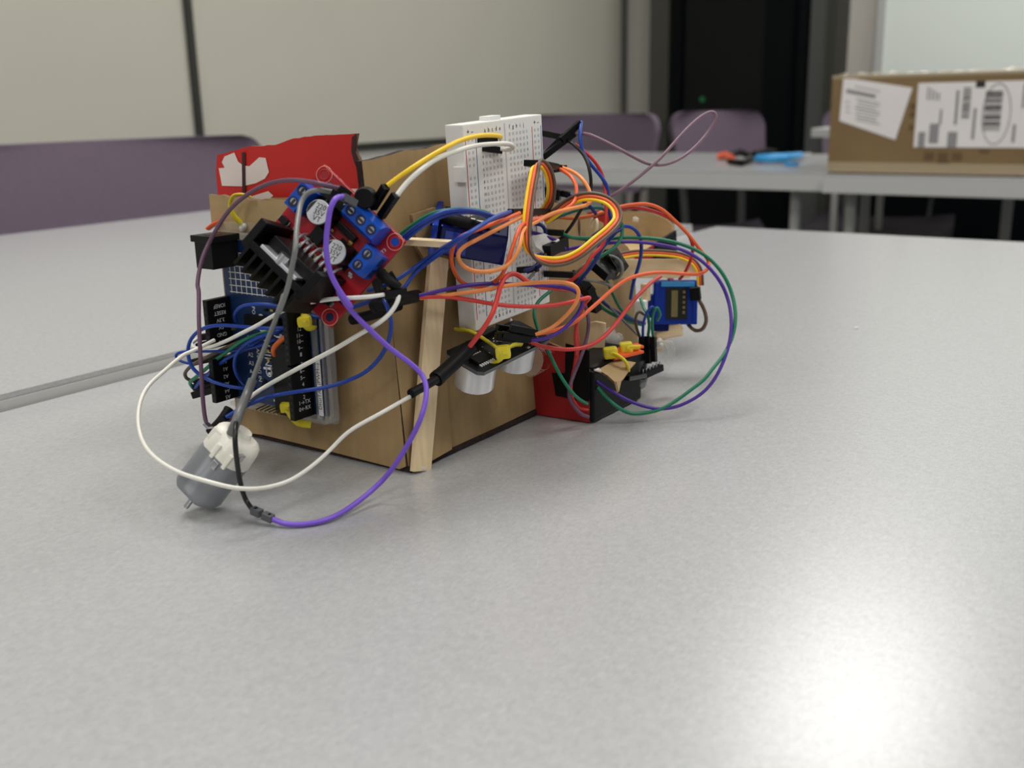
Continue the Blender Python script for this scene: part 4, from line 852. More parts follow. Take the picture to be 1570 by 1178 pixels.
# ------------------------------------------------------------------ jumper wires (mm)
WIRES = [
{'l': 'dark mauve wire arching from the red board down the far left of the robot', 'c': 'mauve', 'p': [(-251.4,262.0,113.1),(-254.1,257.0,114.7),(-269.6,259.9,115.5),(-282.2,261.5,114.4),(-296.3,263.0,110.3),(-309.7,263.7,103.2),(-322.3,265.1,92.4),(-323.2,260.1,84.7),(-322.0,255.7,75.2),(-321.1,255.3,73.3),(-318.6,252.2,64.4),(-315.9,249.1,52.4),(-313.0,246.1,40.5),(-310.7,243.9,31.5),(-308.4,242.8,25.0),(-305.9,243.3,22.3),(-310.8,252.0,21.5),(-317.6,262.9,21.6),(-323.0,272.8,21.3)], 'r': 0.8, 'a': [(-251.4,262.0,113.1),(-249.1,265.0,110.5)]},
{'l': 'medium grey wire running from the red board straight down to the motor', 'c': 'grey', 'p': [(-254.6,262.0,111.7),(-255.8,257.0,112.7),(-258.5,254.9,112.0),(-260.0,253.0,109.4),(-256.8,248.0,105.6),(-251.3,241.0,100.1),(-248.2,237.0,95.3),(-250.3,237.0,89.8),(-252.4,237.0,84.1),(-255.1,236.7,78.4),(-257.5,236.3,73.9),(-259.2,241.0,79.5),(-270.8,247.0,68.8),(-284.9,255.0,57.9),(-286.2,251.4,50.4),(-287.2,248.4,44.1),(-286.1,243.7,39.1)], 'r': 0.9, 'a': [(-254.6,262.0,111.7),(-250.0,265.0,108.8)]},
{'l': 'thick grey shrink sleeve standing on top of the white motor cap', 'c': 'grey2', 'p': [(-287.2,248.4,44.1),(-285.3,243.0,39.3),(-278.7,234.6,38.1),(-276.4,230.1,34.8),(-278.1,228.7,30.3)], 'r': 1.7},
{'l': 'bright violet wire looping from the red board past the craft stick to a grey splice', 'c': 'violet', 'p': [(-247.8,260.0,110.5),(-244.5,253.0,110.5),(-245.1,251.0,107.4),(-246.3,250.5,102.0),(-247.1,250.1,96.5),(-247.3,250.1,90.9),(-246.6,250.9,85.3),(-244.7,252.6,79.6),(-242.0,255.0,73.7),(-249.9,256.7,78.9),(-248.3,261.0,71.4),(-243.8,266.4,63.2),(-239.8,271.0,56.7),(-234.5,275.3,51.0),(-231.4,277.7,46.6),(-228.0,275.7,42.0),(-225.9,270.1,34.5),(-230.9,269.0,24.8),(-237.7,267.2,14.1),(-243.5,265.4,7.0),(-244.4,252.8,3.0),(-245.2,240.9,1.5),(-249.2,233.8,1.2),(-254.8,229.5,1.5),(-260.1,228.4,2.5)], 'r': 0.95, 'a': [(-247.8,260.0,110.5),(-247.0,265.0,107.7)], 'b': [(-260.1,228.4,2.5),(-263.9,227.7,3.5)]},
{'l': 'black wire hanging from the microcontroller board to the grey splice on the table', 'c': 'black', 'p': [(-268.8,227.3,4.5),(-273.1,228.3,7.0),(-272.5,226.2,14.0),(-271.0,224.4,21.6),(-270.3,223.7,29.5),(-272.6,226.3,34.3),(-283.7,237.4,34.2),(-290.0,246.1,35.7),(-302.2,260.0,34.6),(-317.4,279.3,29.3),(-320.0,286.2,36.6)], 'r': 0.9, 'a': [(-268.8,227.3,4.5),(-264.5,227.2,4.0)]},
{'l': 'long white wire sweeping round the motor in the widest front loop', 'c': 'white', 'p': [(-237.7,278.1,37.7),(-242.1,266.0,33.5),(-250.5,258.3,27.6),(-255.1,253.0,21.3),(-257.0,245.2,17.1),(-259.6,237.4,14.0),(-261.8,230.7,13.5),(-262.6,223.0,14.9),(-265.4,216.7,16.9),(-273.8,211.7,19.5),(-286.1,211.3,20.2),(-297.2,211.6,22.6),(-312.2,217.1,25.0),(-320.9,222.2,30.0),(-327.3,228.8,35.4),(-330.7,235.6,39.3),(-330.4,241.5,42.5),(-329.7,251.6,47.6),(-329.1,255.1,48.4),(-328.3,259.5,49.5),(-328.3,266.2,50.9)], 'r': 0.78},
{'l': 'white wire crossing the heat sink towards the microcontroller plugs', 'c': 'white', 'p': [(-241.5,271.0,75.9),(-242.8,263.0,76.2),(-255.1,261.0,74.9),(-265.4,259.0,73.1),(-278.4,260.7,69.5),(-288.9,262.0,65.2),(-298.6,263.0,60.6),(-311.0,265.2,55.6),(-322.4,267.1,51.0),(-336.2,269.0,46.3),(-347.2,271.0,44.6),(-349.8,271.8,45.9),(-350.1,275.0,47.1),(-353.8,281.0,46.2)], 'r': 0.78, 'a': [(-241.5,271.0,75.9),(-238.4,279.0,76.1)]},
{'l': 'white wire running diagonally across the lower half of the microcontroller board', 'c': 'white', 'p': [(-241.8,279.0,77.6),(-238.4,275.0,74.1),(-239.4,272.6,70.2),(-242.0,269.0,66.5),(-250.3,267.4,61.7),(-260.9,265.3,55.4),(-271.7,263.0,49.7),(-285.6,263.1,42.8),(-298.9,263.0,35.8),(-295.3,252.2,34.7),(-298.1,251.9,32.0)], 'r': 0.85, 'a': [(-241.8,279.0,77.0),(-244.0,277.0,82.5)]},
{'l': 'blue wire bowing right of the microcontroller board in a wide curve', 'c': 'blue', 'p': [(-249.9,279.0,73.6),(-243.8,275.0,70.6),(-243.8,276.7,64.3),(-245.7,277.0,57.9),(-250.7,277.7,51.0),(-258.4,277.6,44.3),(-266.6,277.0,40.2),(-272.9,272.6,37.8),(-281.4,267.0,36.3),(-294.0,265.0,33.3),(-295.4,257.9,32.9),(-296.5,250.5,31.7),(-299.6,244.8,28.8)], 'r': 0.8, 'a': [(-249.9,279.0,73.3),(-250.8,277.0,80.5)], 'b': [(-299.6,244.8,28.8),(-306.0,243.2,22.0)]},
{'l': 'blue wire making the largest loop left of the microcontroller board', 'c': 'blue', 'p': [(-290.2,283.0,56.1),(-296.7,277.0,57.2),(-303.5,273.0,57.0),(-315.5,271.1,56.7),(-327.8,269.0,56.5),(-337.7,267.8,54.0),(-344.2,267.0,48.9),(-345.0,265.8,43.5),(-343.4,266.2,37.3),(-339.2,269.0,33.0),(-330.6,270.9,30.9),(-323.1,273.0,30.2),(-322.2,280.0,28.5)], 'r': 0.78},
{'l': 'blue wire arching over the logo of the microcontroller board', 'c': 'blue', 'p': [(-327.1,277.0,56.8),(-323.8,274.0,60.7),(-319.3,273.5,63.9),(-309.9,273.0,66.0),(-302.9,275.1,65.9),(-295.8,277.0,65.1),(-285.9,281.0,61.7),(-276.1,282.0,63.9),(-265.7,283.0,67.8),(-256.5,284.0,70.7)], 'r': 0.78},
{'l': 'blue wire coiled as an upright ring on the microcontroller board', 'c': 'blue', 'p': [(-301.0,281.0,55.7),(-303.2,276.0,54.9),(-311.3,274.5,52.4),(-318.8,273.0,48.5),(-323.8,272.6,43.9),(-326.2,273.3,38.6),(-326.8,275.0,34.0),(-329.1,280.0,29.3)], 'r': 0.78},
{'l': 'blue wire with a small pinched loop beyond the left edge of the board', 'c': 'blue', 'p': [(-306.9,279.0,51.0),(-315.4,276.0,47.6),(-325.6,274.3,45.3),(-334.2,273.0,44.2),(-348.5,271.9,42.7),(-357.2,271.0,41.4),(-358.5,270.0,40.2),(-357.7,270.3,38.4),(-354.0,273.0,36.6),(-351.5,277.0,36.4)], 'r': 0.6},
{'l': 'blue wire slanting down left to the lower black plugs', 'c': 'blue', 'p': [(-311.5,280.0,52.7),(-317.3,276.0,48.1),(-326.4,274.9,43.8),(-332.9,274.0,40.4),(-340.8,274.0,35.2),(-348.8,274.0,29.9),(-357.1,277.0,24.4)], 'r': 0.78, 'b': [(-357.1,277.0,24.4),(-346.4,284.0,26.4)]},
{'l': 'green wire slanting down left to the lower black plugs', 'c': 'green', 'p': [(-310.6,281.0,53.6),(-313.7,275.0,52.8),(-321.7,274.0,49.4),(-329.1,273.0,44.9),(-336.9,273.1,40.2),(-344.9,273.1,34.9),(-351.8,273.0,30.4),(-356.7,274.2,27.7),(-358.7,277.0,24.5)], 'r': 0.78, 'b': [(-358.7,277.0,24.5),(-349.5,284.0,27.5)]},
{'l': 'brown wire slanting down left to the lower black plugs', 'c': 'brown', 'p': [(-309.8,282.0,53.2),(-317.1,278.0,51.9),(-324.8,276.6,48.8),(-333.4,275.0,45.1),(-343.8,274.6,40.4),(-354.4,274.0,35.3),(-358.7,273.7,31.5),(-359.2,274.9,28.9),(-358.4,278.0,27.1)], 'r': 0.78, 'b': [(-358.5,278.0,26.5),(-349.2,284.0,29.7)]},
{'l': 'short orange wire end curling down from the yellow tie', 'c': 'dorange', 'p': [(-292.4,279.0,56.6),(-297.8,276.0,53.6),(-301.4,274.7,50.8),(-303.2,274.0,48.4),(-305.0,276.0,45.6)], 'r': 1.1},
{'l': 'grey-brown wire lying along the second row of plugs', 'c': 'brown', 'p': [(-353.7,280.0,46.0),(-347.1,280.0,48.2),(-340.7,281.0,50.5),(-333.4,282.0,52.1)], 'r': 0.6},
{'l': 'yellow wire arching from a black plug into the top of the breadboard', 'c': 'yellow', 'p': [(-246.0,350.5,126.5),(-241.0,343.4,127.2),(-239.0,334.4,127.9),(-237.0,323.1,128.1),(-235.5,310.7,127.1),(-233.0,297.6,124.8),(-235.1,290.7,121.9),(-237.0,283.6,118.6),(-240.3,280.3,115.7),(-243.0,277.4,113.0)], 'r': 0.9, 'a': [(-246.0,334.2,126.1),(-245.5,346.3,125.8)], 'b': [(-243.0,276.6,112.8),(-251.0,278.1,105.0)]},
{'l': 'white wire arching from a black plug and doubling back at the top of the breadboard', 'c': 'white', 'p': [(-244.0,346.7,122.2),(-242.0,351.0,121.8),(-241.0,352.1,122.6),(-240.0,348.1,124.0),(-237.0,333.7,124.7),(-235.4,318.7,124.7),(-233.0,303.3,123.3),(-234.5,294.5,121.2),(-235.0,285.7,117.7),(-237.5,281.2,113.7),(-239.0,277.8,109.9)], 'r': 0.95, 'a': [(-246.0,337.3,123.0),(-244.5,348.1,121.5)], 'b': [(-241.0,279.4,109.8),(-249.0,280.0,101.8)]},
{'l': 'blue wire arching highest from the red board over the left servo', 'c': 'blue', 'p': [(-247.0,289.2,93.6),(-239.0,290.2,98.9),(-233.0,293.3,102.4),(-229.0,300.8,103.1),(-229.1,313.1,101.0),(-229.0,323.4,98.2),(-227.0,328.3,99.0)], 'r': 0.8},
{'l': 'green wire running beside the highest blue wire over the left servo', 'c': 'green', 'p': [(-249.0,289.8,94.3),(-243.0,292.3,98.9),(-237.0,294.6,102.2),(-231.0,298.5,103.3),(-231.1,309.7,102.3),(-231.0,318.8,100.4),(-235.0,329.7,96.6)], 'r': 0.7},
{'l': 'navy wire just below the highest blue wire over the left servo', 'c': 'blue', 'p': [(-246.0,289.4,92.9),(-238.0,291.8,98.7),(-233.0,296.2,101.4),(-231.0,305.4,101.7),(-235.0,321.1,99.1),(-237.0,330.2,95.9)], 'r': 0.8},
{'l': 'blue wire rising from the driver board past the small craft stick to the breadboard', 'c': 'blue', 'p': [(-259.8,283.0,74.0),(-253.2,283.0,75.8),(-249.0,287.6,78.5),(-245.0,295.5,83.2),(-235.0,296.0,89.2),(-225.0,290.1,92.9),(-219.0,289.1,95.7),(-220.0,298.4,97.5),(-221.0,310.1,99.8),(-227.0,329.5,99.8)], 'r': 0.8, 'b': [(-227.0,328.9,99.6),(-235.0,367.8,95.9)]},
{'l': 'blue wire lying under its twin below the small craft stick', 'c': 'blue', 'p': [(-253.5,285.0,72.4),(-249.0,290.2,74.4),(-247.0,294.3,79.5),(-239.0,296.0,85.4),(-231.0,294.8,89.9),(-227.0,295.6,92.7),(-229.0,306.4,94.4)], 'r': 0.8},
{'l': 'deep orange wire making the outer loop left of the ribbon cable', 'c': 'orange', 'p': [(-237.1,381.2,112.3),(-228.6,376.1,109.7),(-224.1,372.8,105.7),(-222.4,368.4,100.1),(-223.8,360.2,97.1),(-224.5,344.1,95.7),(-223.5,332.0,95.0),(-221.4,324.9,92.1),(-221.2,320.4,85.8),(-223.5,319.1,78.9),(-230.6,322.5,73.5),(-238.0,321.6,71.1),(-241.7,317.1,72.9),(-241.3,311.5,78.1),(-239.4,307.2,83.9),(-236.7,305.7,89.2),(-233.7,306.5,92.6),(-229.0,310.5,94.9),(-224.6,319.4,97.5),(-226.2,333.9,98.8)], 'r': 0.82, 'a': [(-237.1,381.3,112.7),(-250.7,384.9,114.0)]},
{'l': 'light orange wire making the inner loop left of the ribbon cable', 'c': 'lorange', 'p': [(-237.9,383.3,112.9),(-229.8,380.7,111.1),(-222.5,377.1,107.4),(-218.8,375.4,102.3),(-217.6,371.5,99.3),(-219.5,363.5,98.3),(-223.2,353.0,97.1),(-223.8,341.7,94.6),(-222.0,329.7,92.8),(-218.8,322.6,87.5),(-220.7,319.6,82.2),(-223.4,316.9,79.9),(-227.9,313.5,78.9),(-231.6,309.1,79.8),(-234.2,306.5,82.4),(-234.4,305.0,86.0),(-233.0,306.4,88.6),(-228.5,309.7,91.5),(-224.2,317.6,95.0),(-226.1,336.0,97.4)], 'r': 0.82},
{'l': 'black wire bending down from the top right corner of the breadboard', 'c': 'black', 'p': [(-246.7,397.6,125.0),(-237.7,393.9,121.7),(-232.8,394.0,117.2),(-229.3,392.5,111.1),(-228.7,392.6,104.1),(-229.6,391.9,98.5),(-232.3,391.6,95.6),(-237.5,391.8,88.1),(-242.2,391.0,82.2),(-246.9,390.2,76.1)], 'r': 0.75, 'a': [(-246.7,397.6,125.0),(-258.9,392.5,127.7)]},
{'l': 'royal blue wire dropping from the uppermost black plug', 'c': 'blue', 'p': [(-238.7,401.4,131.2),(-236.3,396.4,126.1),(-234.8,395.3,119.9),(-231.4,395.8,114.3),(-227.8,398.1,109.3),(-224.9,399.6,104.3),(-226.0,403.0,99.1),(-227.6,406.6,92.9),(-231.1,414.5,86.1),(-238.1,416.3,75.7),(-240.4,414.0,65.9)], 'r': 0.8, 'a': [(-239.0,401.0,130.9),(-243.8,392.9,123.8)]},
{'l': 'red wire dropping from the crossing of plugs beside the breadboard', 'c': 'red', 'p': [(-239.9,397.5,121.9),(-233.5,398.0,117.7),(-229.8,400.2,112.7),(-227.5,401.2,107.0),(-225.0,399.0,99.4),(-223.6,396.9,93.3),(-223.1,395.1,87.0),(-222.8,393.1,80.1),(-225.0,387.6,75.7),(-227.7,383.7,69.5),(-232.3,381.6,65.2),(-237.8,379.5,62.9)], 'r': 0.82},
{'l': 'long mauve wire thrown out in a tall narrow loop right of the breadboard', 'c': 'mauve2', 'p': [(-240.5,398.5,126.3),(-235.0,399.8,126.1),(-230.7,403.1,123.9),(-224.8,407.4,120.2),(-219.2,412.1,116.2),(-214.4,416.0,113.1),(-210.4,421.3,112.0),(-206.6,427.1,113.2),(-203.1,433.8,116.5),(-200.1,440.1,121.3),(-198.1,445.6,126.5),(-196.4,447.7,131.3),(-197.0,447.7,133.5),(-198.7,446.4,134.0),(-201.1,441.6,132.0),(-203.7,434.5,127.5),(-206.8,427.2,121.2),(-209.7,419.9,115.0),(-214.0,415.3,109.9),(-218.4,410.8,105.4),(-223.7,408.1,101.2),(-227.0,406.5,99.0),(-231.6,407.2,95.6)], 'r': 0.75, 'a': [(-240.5,398.5,126.3),(-250.5,388.4,116.5)]},
{'l': 'orange wire passing highest over the torn carton towards the right-hand servo', 'c': 'orange', 'p': [(-237.6,411.2,89.8),(-234.1,414.3,91.9),(-229.4,418.0,93.2),(-226.2,423.1,93.9),(-221.4,430.1,93.9),(-216.8,436.2,91.2),(-212.6,441.5,85.6),(-208.3,446.9,79.1),(-204.1,451.0,71.8),(-200.9,454.1,66.2),(-199.6,451.0,62.8),(-201.4,445.8,61.0),(-204.5,436.2,62.2),(-208.8,422.8,64.5),(-212.0,411.1,65.2),(-214.4,400.1,64.5),(-215.8,389.2,61.6),(-216.4,377.5,57.7),(-217.4,369.5,54.7),(-218.4,361.6,51.8),(-222.1,352.1,49.8),(-226.4,345.1,49.1)], 'r': 0.85, 'b': [(-226.4,345.0,48.9),(-233.4,336.2,52.3)]},
{'l': 'red wire passing over the torn carton just inside the orange one', 'c': 'red', 'p': [(-239.1,412.4,88.8),(-231.4,418.6,91.7),(-227.2,425.0,92.6),(-220.5,433.4,90.7),(-215.2,439.8,87.2),(-210.7,444.7,82.6),(-207.7,448.0,77.4),(-206.7,449.3,71.9),(-207.9,449.0,65.6),(-212.7,453.8,59.4),(-221.6,467.2,54.0)], 'r': 0.8},
{'l': 'crimson wire sagging from the rear servo to the distance sensor plug', 'c': 'red', 'p': [(-222.9,448.7,57.8),(-221.6,436.7,56.9),(-220.6,421.4,53.1),(-218.4,404.6,48.5),(-217.5,393.9,44.5),(-217.1,381.6,41.0),(-218.4,372.5,39.4),(-220.5,362.5,39.8),(-223.7,354.5,41.4),(-226.9,346.8,44.0),(-229.5,340.0,47.9)], 'r': 0.9, 'b': [(-229.5,340.0,47.9),(-233.1,333.5,51.1)]},
{'l': 'violet wire curving from the distance sensor plug up to the shrink sleeve', 'c': 'dviolet', 'p': [(-247.7,294.6,70.7),(-241.8,304.2,72.2),(-236.7,313.1,73.1),(-231.3,321.8,72.9),(-226.1,331.2,71.5),(-220.8,340.8,70.2),(-215.9,347.7,68.8),(-212.8,351.6,67.1),(-210.6,353.6,64.3),(-210.2,353.8,61.3),(-212.0,352.7,57.2),(-214.7,349.4,52.8),(-218.1,346.0,49.7),(-222.5,341.6,47.9),(-226.1,338.7,48.1)], 'r': 0.82, 'b': [(-225.5,339.0,48.1),(-232.3,329.1,51.4)]},
{'l': 'light orange wire running flattest from the shrink sleeve over the breadboard', 'c': 'lorange', 'p': [(-248.2,295.2,69.9),(-239.6,306.4,70.4),(-231.2,316.2,71.2),(-225.4,324.5,72.3),(-219.2,332.5,72.5),(-214.5,340.7,72.0),(-209.7,345.2,70.7),(-207.7,346.7,68.3),(-208.6,347.0,63.9),(-211.3,346.4,59.8),(-216.1,345.3,54.8),(-219.8,342.4,51.9),(-223.6,339.8,50.3)], 'r': 0.82, 'b': [(-224.0,341.0,50.7),(-230.0,331.6,53.9)]},
{'l': 'coral red wire lowest in the group leaving the shrink sleeve', 'c': 'coral', 'p': [(-248.7,293.8,70.4),(-241.5,303.7,69.9),(-236.0,311.9,67.9),(-230.3,320.0,65.4),(-224.5,328.5,63.5),(-218.6,337.3,62.6),(-213.8,345.6,62.7),(-210.2,352.3,63.6),(-208.8,357.1,63.7),(-215.9,365.8,59.4),(-224.9,375.5,50.5),(-228.7,379.0,42.2),(-228.8,380.2,34.5),(-230.1,380.5,26.8)], 'r': 0.82},
{'l': 'red wire rising in a hook from the end of the thick black shrink sleeve', 'c': 'coral', 'p': [(-235.2,311.5,49.8),(-229.8,312.4,56.5),(-226.3,314.3,62.7),(-226.1,317.5,67.9),(-226.2,320.1,72.6),(-227.2,325.5,75.5),(-226.6,331.0,75.7),(-224.7,334.9,72.7),(-222.4,339.6,69.9),(-218.4,346.8,68.3),(-217.7,354.4,66.6)], 'r': 1.0},
{'l': 'mauve wire falling in front of the black taped box', 'c': 'mauve', 'p': [(-229.1,386.9,55.5),(-226.9,386.6,49.8),(-225.2,384.3,44.5),(-224.6,380.5,37.9),(-224.9,375.4,30.8),(-225.3,370.5,24.5),(-225.7,368.2,18.3),(-225.2,371.6,12.3),(-223.6,375.1,7.9),(-222.2,379.1,5.7)], 'r': 0.8},
{'l': 'dark red wire tucked beside the mauve wire in front of the black taped box', 'c': 'red', 'p': [(-232.5,386.8,43.3),(-228.7,381.5,34.3),(-228.4,377.6,27.7),(-227.9,373.9,21.1),(-226.8,372.8,15.5),(-225.3,375.9,10.4),(-223.8,381.3,8.1)], 'r': 0.7},
{'l': 'green wire falling from the breadboard across the red box', 'c': 'green', 'p': [(-238.8,375.7,61.0),(-240.5,368.4,57.5),(-239.3,362.8,53.5),(-237.4,361.6,48.9),(-233.6,360.6,42.3),(-230.1,360.9,36.2),(-226.3,361.3,29.3),(-224.0,365.5,21.8),(-223.2,371.7,15.9),(-223.5,380.0,11.3)], 'r': 0.8},
{'l': 'green wire forming the outermost arc on the right of the robot', 'c': 'green', 'p': [(-251.4,405.0,80.8),(-244.3,409.4,79.3),(-236.9,416.2,78.4),(-230.2,422.8,79.0),(-224.7,428.6,78.6),(-216.1,437.0,77.1),(-207.1,444.8,73.6),(-199.6,450.6,68.3),(-192.8,452.8,60.7),(-188.1,453.1,51.6),(-184.2,448.9,42.5),(-182.9,443.4,34.2),(-183.4,435.6,27.1),(-185.4,427.5,21.6),(-187.1,422.4,17.5),(-191.4,416.8,13.0),(-196.3,410.5,8.4),(-200.6,405.5,5.6),(-206.4,399.7,4.4),(-210.3,395.9,4.8),(-214.4,392.6,7.5),(-219.0,390.7,11.5),(-223.5,389.3,16.6)], 'r': 0.85},
{'l': 'violet wire forming the inner arc beside the outermost green one', 'c': 'dviolet', 'p': [(-247.9,399.2,74.9),(-241.7,406.4,76.2),(-235.4,413.5,76.9),(-229.0,420.6,77.3),(-223.5,426.3,76.9),(-214.9,434.6,75.0),(-207.0,441.0,72.1),(-199.3,446.4,66.1),(-192.7,448.9,58.1),(-188.6,449.6,49.8),(-184.7,445.4,40.7),(-183.0,440.3,32.5),(-182.8,434.4,25.1),(-183.9,427.1,17.4),(-186.4,421.2,12.3),(-190.7,415.7,8.5),(-196.0,410.0,6.1),(-202.3,404.4,6.0),(-209.4,399.1,8.7),(-214.1,395.5,11.6),(-218.8,392.2,15.4),(-224.2,389.8,19.4)], 'r': 0.8},
{'l': 'blue wire hooking over the front of the torn carton', 'c': 'blue', 'p': [(-232.1,407.8,75.5),(-230.1,413.3,80.2),(-228.8,417.8,83.5),(-227.9,422.5,84.4),(-225.7,426.3,82.9),(-224.1,429.5,78.7),(-224.7,432.0,71.4),(-226.6,433.3,64.9),(-230.9,436.3,56.2),(-235.7,442.5,46.8)], 'r': 0.85},
{'l': 'green wire curving back under the ribbon cable beside the blue hook', 'c': 'green', 'p': [(-227.3,417.3,86.6),(-226.3,416.4,81.6),(-226.8,411.9,76.8),(-229.6,406.4,73.6),(-234.6,403.2,70.0),(-237.6,400.9,66.3),(-239.9,400.4,61.7)], 'r': 0.8},
{'l': 'teal wire arching under the ribbon cable near the breadboard', 'c': 'teal', 'p': [(-248.1,384.6,88.3),(-245.3,387.0,90.0),(-241.4,391.8,92.2),(-235.5,399.0,94.3),(-231.5,406.7,93.8),(-229.0,411.1,90.5),(-227.8,416.7,85.9)], 'r': 0.75},
{'l': 'dark green wire dropping behind the tangle towards the rear servo', 'c': 'green', 'p': [(-245.2,424.5,69.5),(-242.5,429.3,59.6),(-240.4,433.8,49.4),(-240.2,443.3,39.7),(-238.1,455.1,32.7)], 'r': 0.75},
{'l': 'orange wire stretched flat behind the ribbon cable', 'c': 'dorange', 'p': [(-253.2,375.3,90.1),(-249.9,378.3,92.5),(-244.3,388.2,91.4),(-239.8,394.7,90.2),(-235.9,402.5,90.3),(-233.1,412.4,91.7)], 'r': 0.8},
{'l': 'navy wire plunging through the middle of the tangle', 'c': 'navy', 'p': [(-226.9,416.7,83.7),(-229.4,408.9,80.8),(-229.1,402.6,76.3),(-231.3,399.0,70.0),(-235.2,396.9,64.4),(-239.0,398.1,60.6)], 'r': 0.85},
{'l': 'navy wire bent under the white connector beside the breadboard', 'c': 'navy', 'p': [(-246.7,373.3,89.6),(-243.1,375.6,89.1),(-241.3,375.9,86.0),(-242.8,376.4,83.0),(-240.1,381.2,80.5),(-238.9,383.3,76.7)], 'r': 0.85},
{'l': 'blue wire poking below the ribbon loop', 'c': 'navy', 'p': [(-234.9,359.1,79.0),(-233.9,361.2,75.7),(-236.4,361.2,73.1),(-240.7,360.1,71.2)], 'r': 0.85},
{'l': 'green wire in the dark bundle running to the rear servo', 'c': 'green', 'p': [(-248.9,427.7,48.9),(-245.8,431.9,43.6),(-242.3,439.0,38.6),(-239.4,447.2,34.5),(-236.5,455.8,31.5)], 'r': 0.9, 'g': 1},
{'l': 'navy wire on top of the dark bundle running to the rear servo', 'c': 'navy', 'p': [(-247.5,426.8,50.8),(-243.7,431.5,45.5),(-240.9,438.0,40.5),(-238.0,446.2,36.1),(-234.3,455.1,32.3)], 'r': 0.8},
{'l': 'grey wire in the dark bundle ending at the slim plug block', 'c': 'grey', 'p': [(-245.6,430.0,48.8),(-241.7,434.5,42.7),(-237.0,439.2,35.8),(-233.3,442.6,30.6),(-229.2,441.0,28.8)], 'r': 0.6},
{'l': 'grey wire crossing in front of the rear cardboard', 'c': 'grey', 'p': [(-241.3,399.9,63.2),(-237.5,402.1,62.0),(-234.7,406.2,60.9),(-231.6,411.6,59.1),(-230.6,417.5,56.0)], 'r': 0.65},
{'l': 'grey wire curled round the black plugs at the rear', 'c': 'grey', 'p': [(-235.1,419.3,70.8),(-230.9,419.4,69.9),(-227.7,418.4,67.6),(-227.0,417.9,64.7),(-228.5,418.4,61.8),(-232.8,419.9,60.1)], 'r': 0.8},
{'l': 'white wire curved inside the gap behind the ribbon loop', 'c': 'cream', 'p': [(-252.0,434.7,76.6),(-250.1,434.6,79.9),(-250.3,435.7,83.7),(-252.2,437.4,85.4),(-255.0,439.0,84.3),(-256.2,439.4,80.6)], 'r': 0.7},
{'l': 'brown wire draped below the ribbon cable', 'c': 'brown', 'p': [(-236.0,407.1,73.9),(-236.4,403.2,70.6),(-237.4,399.1,68.1),(-239.5,396.9,65.6)], 'r': 0.6},
{'l': 'violet wire in a short bend at the lower breadboard edge', 'c': 'dviolet', 'p': [(-244.3,367.7,86.8),(-242.2,371.4,85.8),(-239.6,375.2,84.1),(-236.9,378.9,82.0),(-236.2,383.2,78.3)], 'r': 0.8},
{'l': 'green wire looping right from the slim plug block', 'c': 'green', 'p': [(-222.0,440.1,29.8),(-221.3,437.6,36.0),(-220.8,437.3,41.8),(-219.3,438.0,44.8),(-218.5,440.0,41.5),(-221.4,443.0,37.5)], 'r': 0.75, 'a': [(-222.0,440.1,29.8),(-220.1,437.6,18.2)]},
{'l': 'blue wire looping over from the tallest plug of the block', 'c': 'blue', 'p': [(-226.1,437.3,29.9),(-224.9,435.4,36.9),(-223.2,435.9,42.6),(-221.1,436.9,45.2),(-221.2,439.8,42.5)], 'r': 0.7, 'a': [(-226.4,437.1,29.9),(-224.6,433.7,16.1)]},
{'l': 'green wire bending left between the plugs of the block', 'c': 'green', 'p': [(-225.0,440.6,30.2),(-223.8,439.4,35.4),(-224.2,438.3,40.5),(-227.4,440.7,43.0),(-233.1,447.9,46.1)], 'r': 0.75, 'a': [(-225.2,440.4,29.8),(-223.1,437.6,17.0)]},
{'l': 'brown wire in a small hoop left of the slim plug block', 'c': 'brown', 'p': [(-228.9,439.9,28.7),(-229.2,436.6,34.6),(-229.2,435.8,39.6),(-228.3,437.2,42.1),(-227.1,440.0,40.3)], 'r': 0.7},
{'l': 'red wire entering the breadboard from under the orange loop', 'c': 'red', 'p': [(-240.2,373.4,95.5),(-241.8,366.8,94.0),(-240.3,365.8,95.5),(-237.6,369.3,92.6),(-236.7,378.3,95.2)], 'r': 0.7},
{'l': 'dark wire ending in the plug at the right edge of the breadboard', 'c': 'navy', 'p': [(-238.8,391.3,100.7),(-236.6,394.7,98.7),(-233.8,398.4,96.3),(-232.2,402.9,91.6)], 'r': 0.75, 'a': [(-238.8,391.3,100.7),(-253.8,389.3,103.3)]},
{'l': 'green wire ending in the plug below the ribbon loop', 'c': 'green', 'p': [(-238.9,385.8,84.4),(-236.8,389.2,82.7),(-233.4,396.3,81.7),(-228.6,407.0,81.1)], 'r': 0.75, 'a': [(-239.0,385.9,84.7),(-248.8,386.6,84.7)]},
{'l': 'dark blue wire ending in the low plug at the breadboard foot', 'c': 'navy', 'p': [(-238.3,354.7,72.9),(-237.3,358.1,73.2),(-237.4,363.4,74.5),(-239.0,368.5,77.9)], 'r': 0.8, 'a': [(-236.1,361.3,72.8),(-247.6,360.4,71.4)]},
{'l': 'grey wire ending in the wide plug at the breadboard foot', 'c': 'grey', 'p': [(-237.8,356.2,68.5),(-237.0,360.2,71.5),(-236.8,365.1,74.3),(-237.8,370.5,77.7)], 'r': 0.65, 'a': [(-231.4,382.9,67.4),(-244.8,379.9,67.4)]}
]
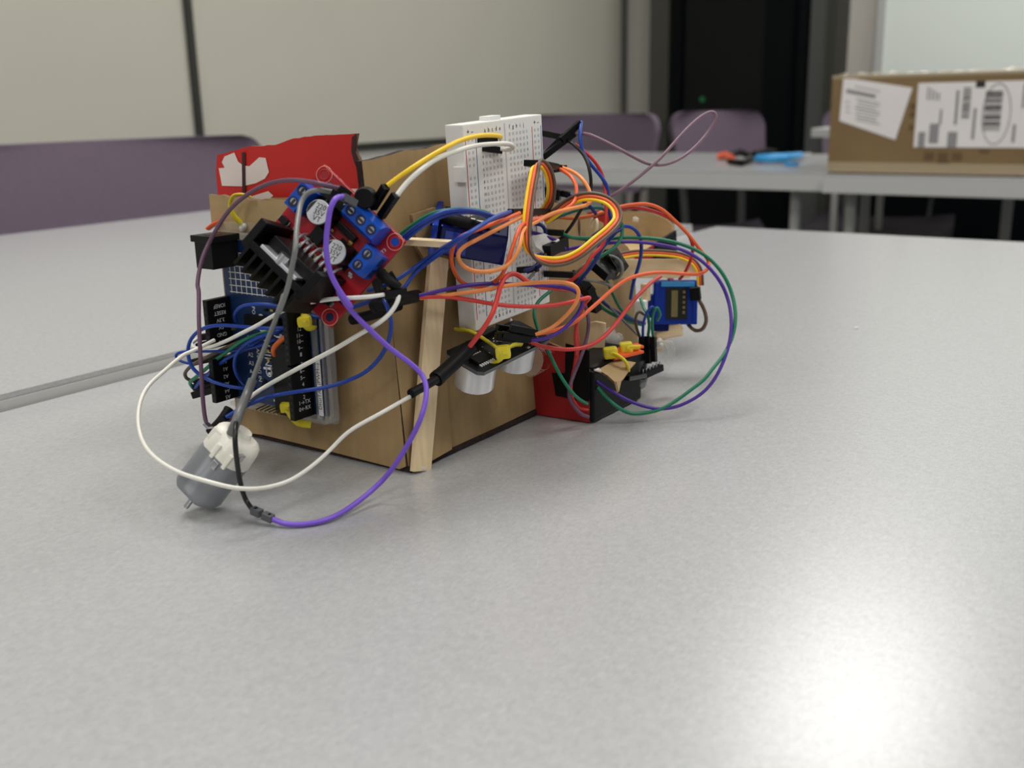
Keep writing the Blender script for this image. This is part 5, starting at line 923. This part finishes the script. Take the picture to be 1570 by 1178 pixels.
for wdef in WIRES:
    P = smooth_path(wdef['p'], 5)
    if 'g' in wdef or 'sleeve' in wdef['l']: grp = 'sleeves and bundled wires'
    q = MB(); q.tube(P, wdef['r'], 'wire_'+wdef['c'], n=8)
    name = 'shrink_sleeve' if 'sleeve standing' in wdef['l'] else 'jumper_wire'
    ob = q.build(name, loc=wdef['p'][0], label=wdef['l'], category='cable sleeve' if name == 'shrink_sleeve' else 'wire')
    if name == 'jumper_wire': ob['group'] = 'jumper wires'
    for k in ('a', 'b'):
        if k in wdef:
            p0, p1 = Vector(wdef[k][0]), Vector(wdef[k][1])
            q = MB(); q.seg(p0, p1, 2.6, 2.6, 'grey_plastic' if 'splice' in wdef['l'] else 'black_plastic', bev=0.2)
            mid = p0.lerp(p1, .5); q.seg(p0.lerp(p1, .3), p0.lerp(p1, .5), 1.4, 2.72, 'black_gloss')
            q.build('plug', ob)
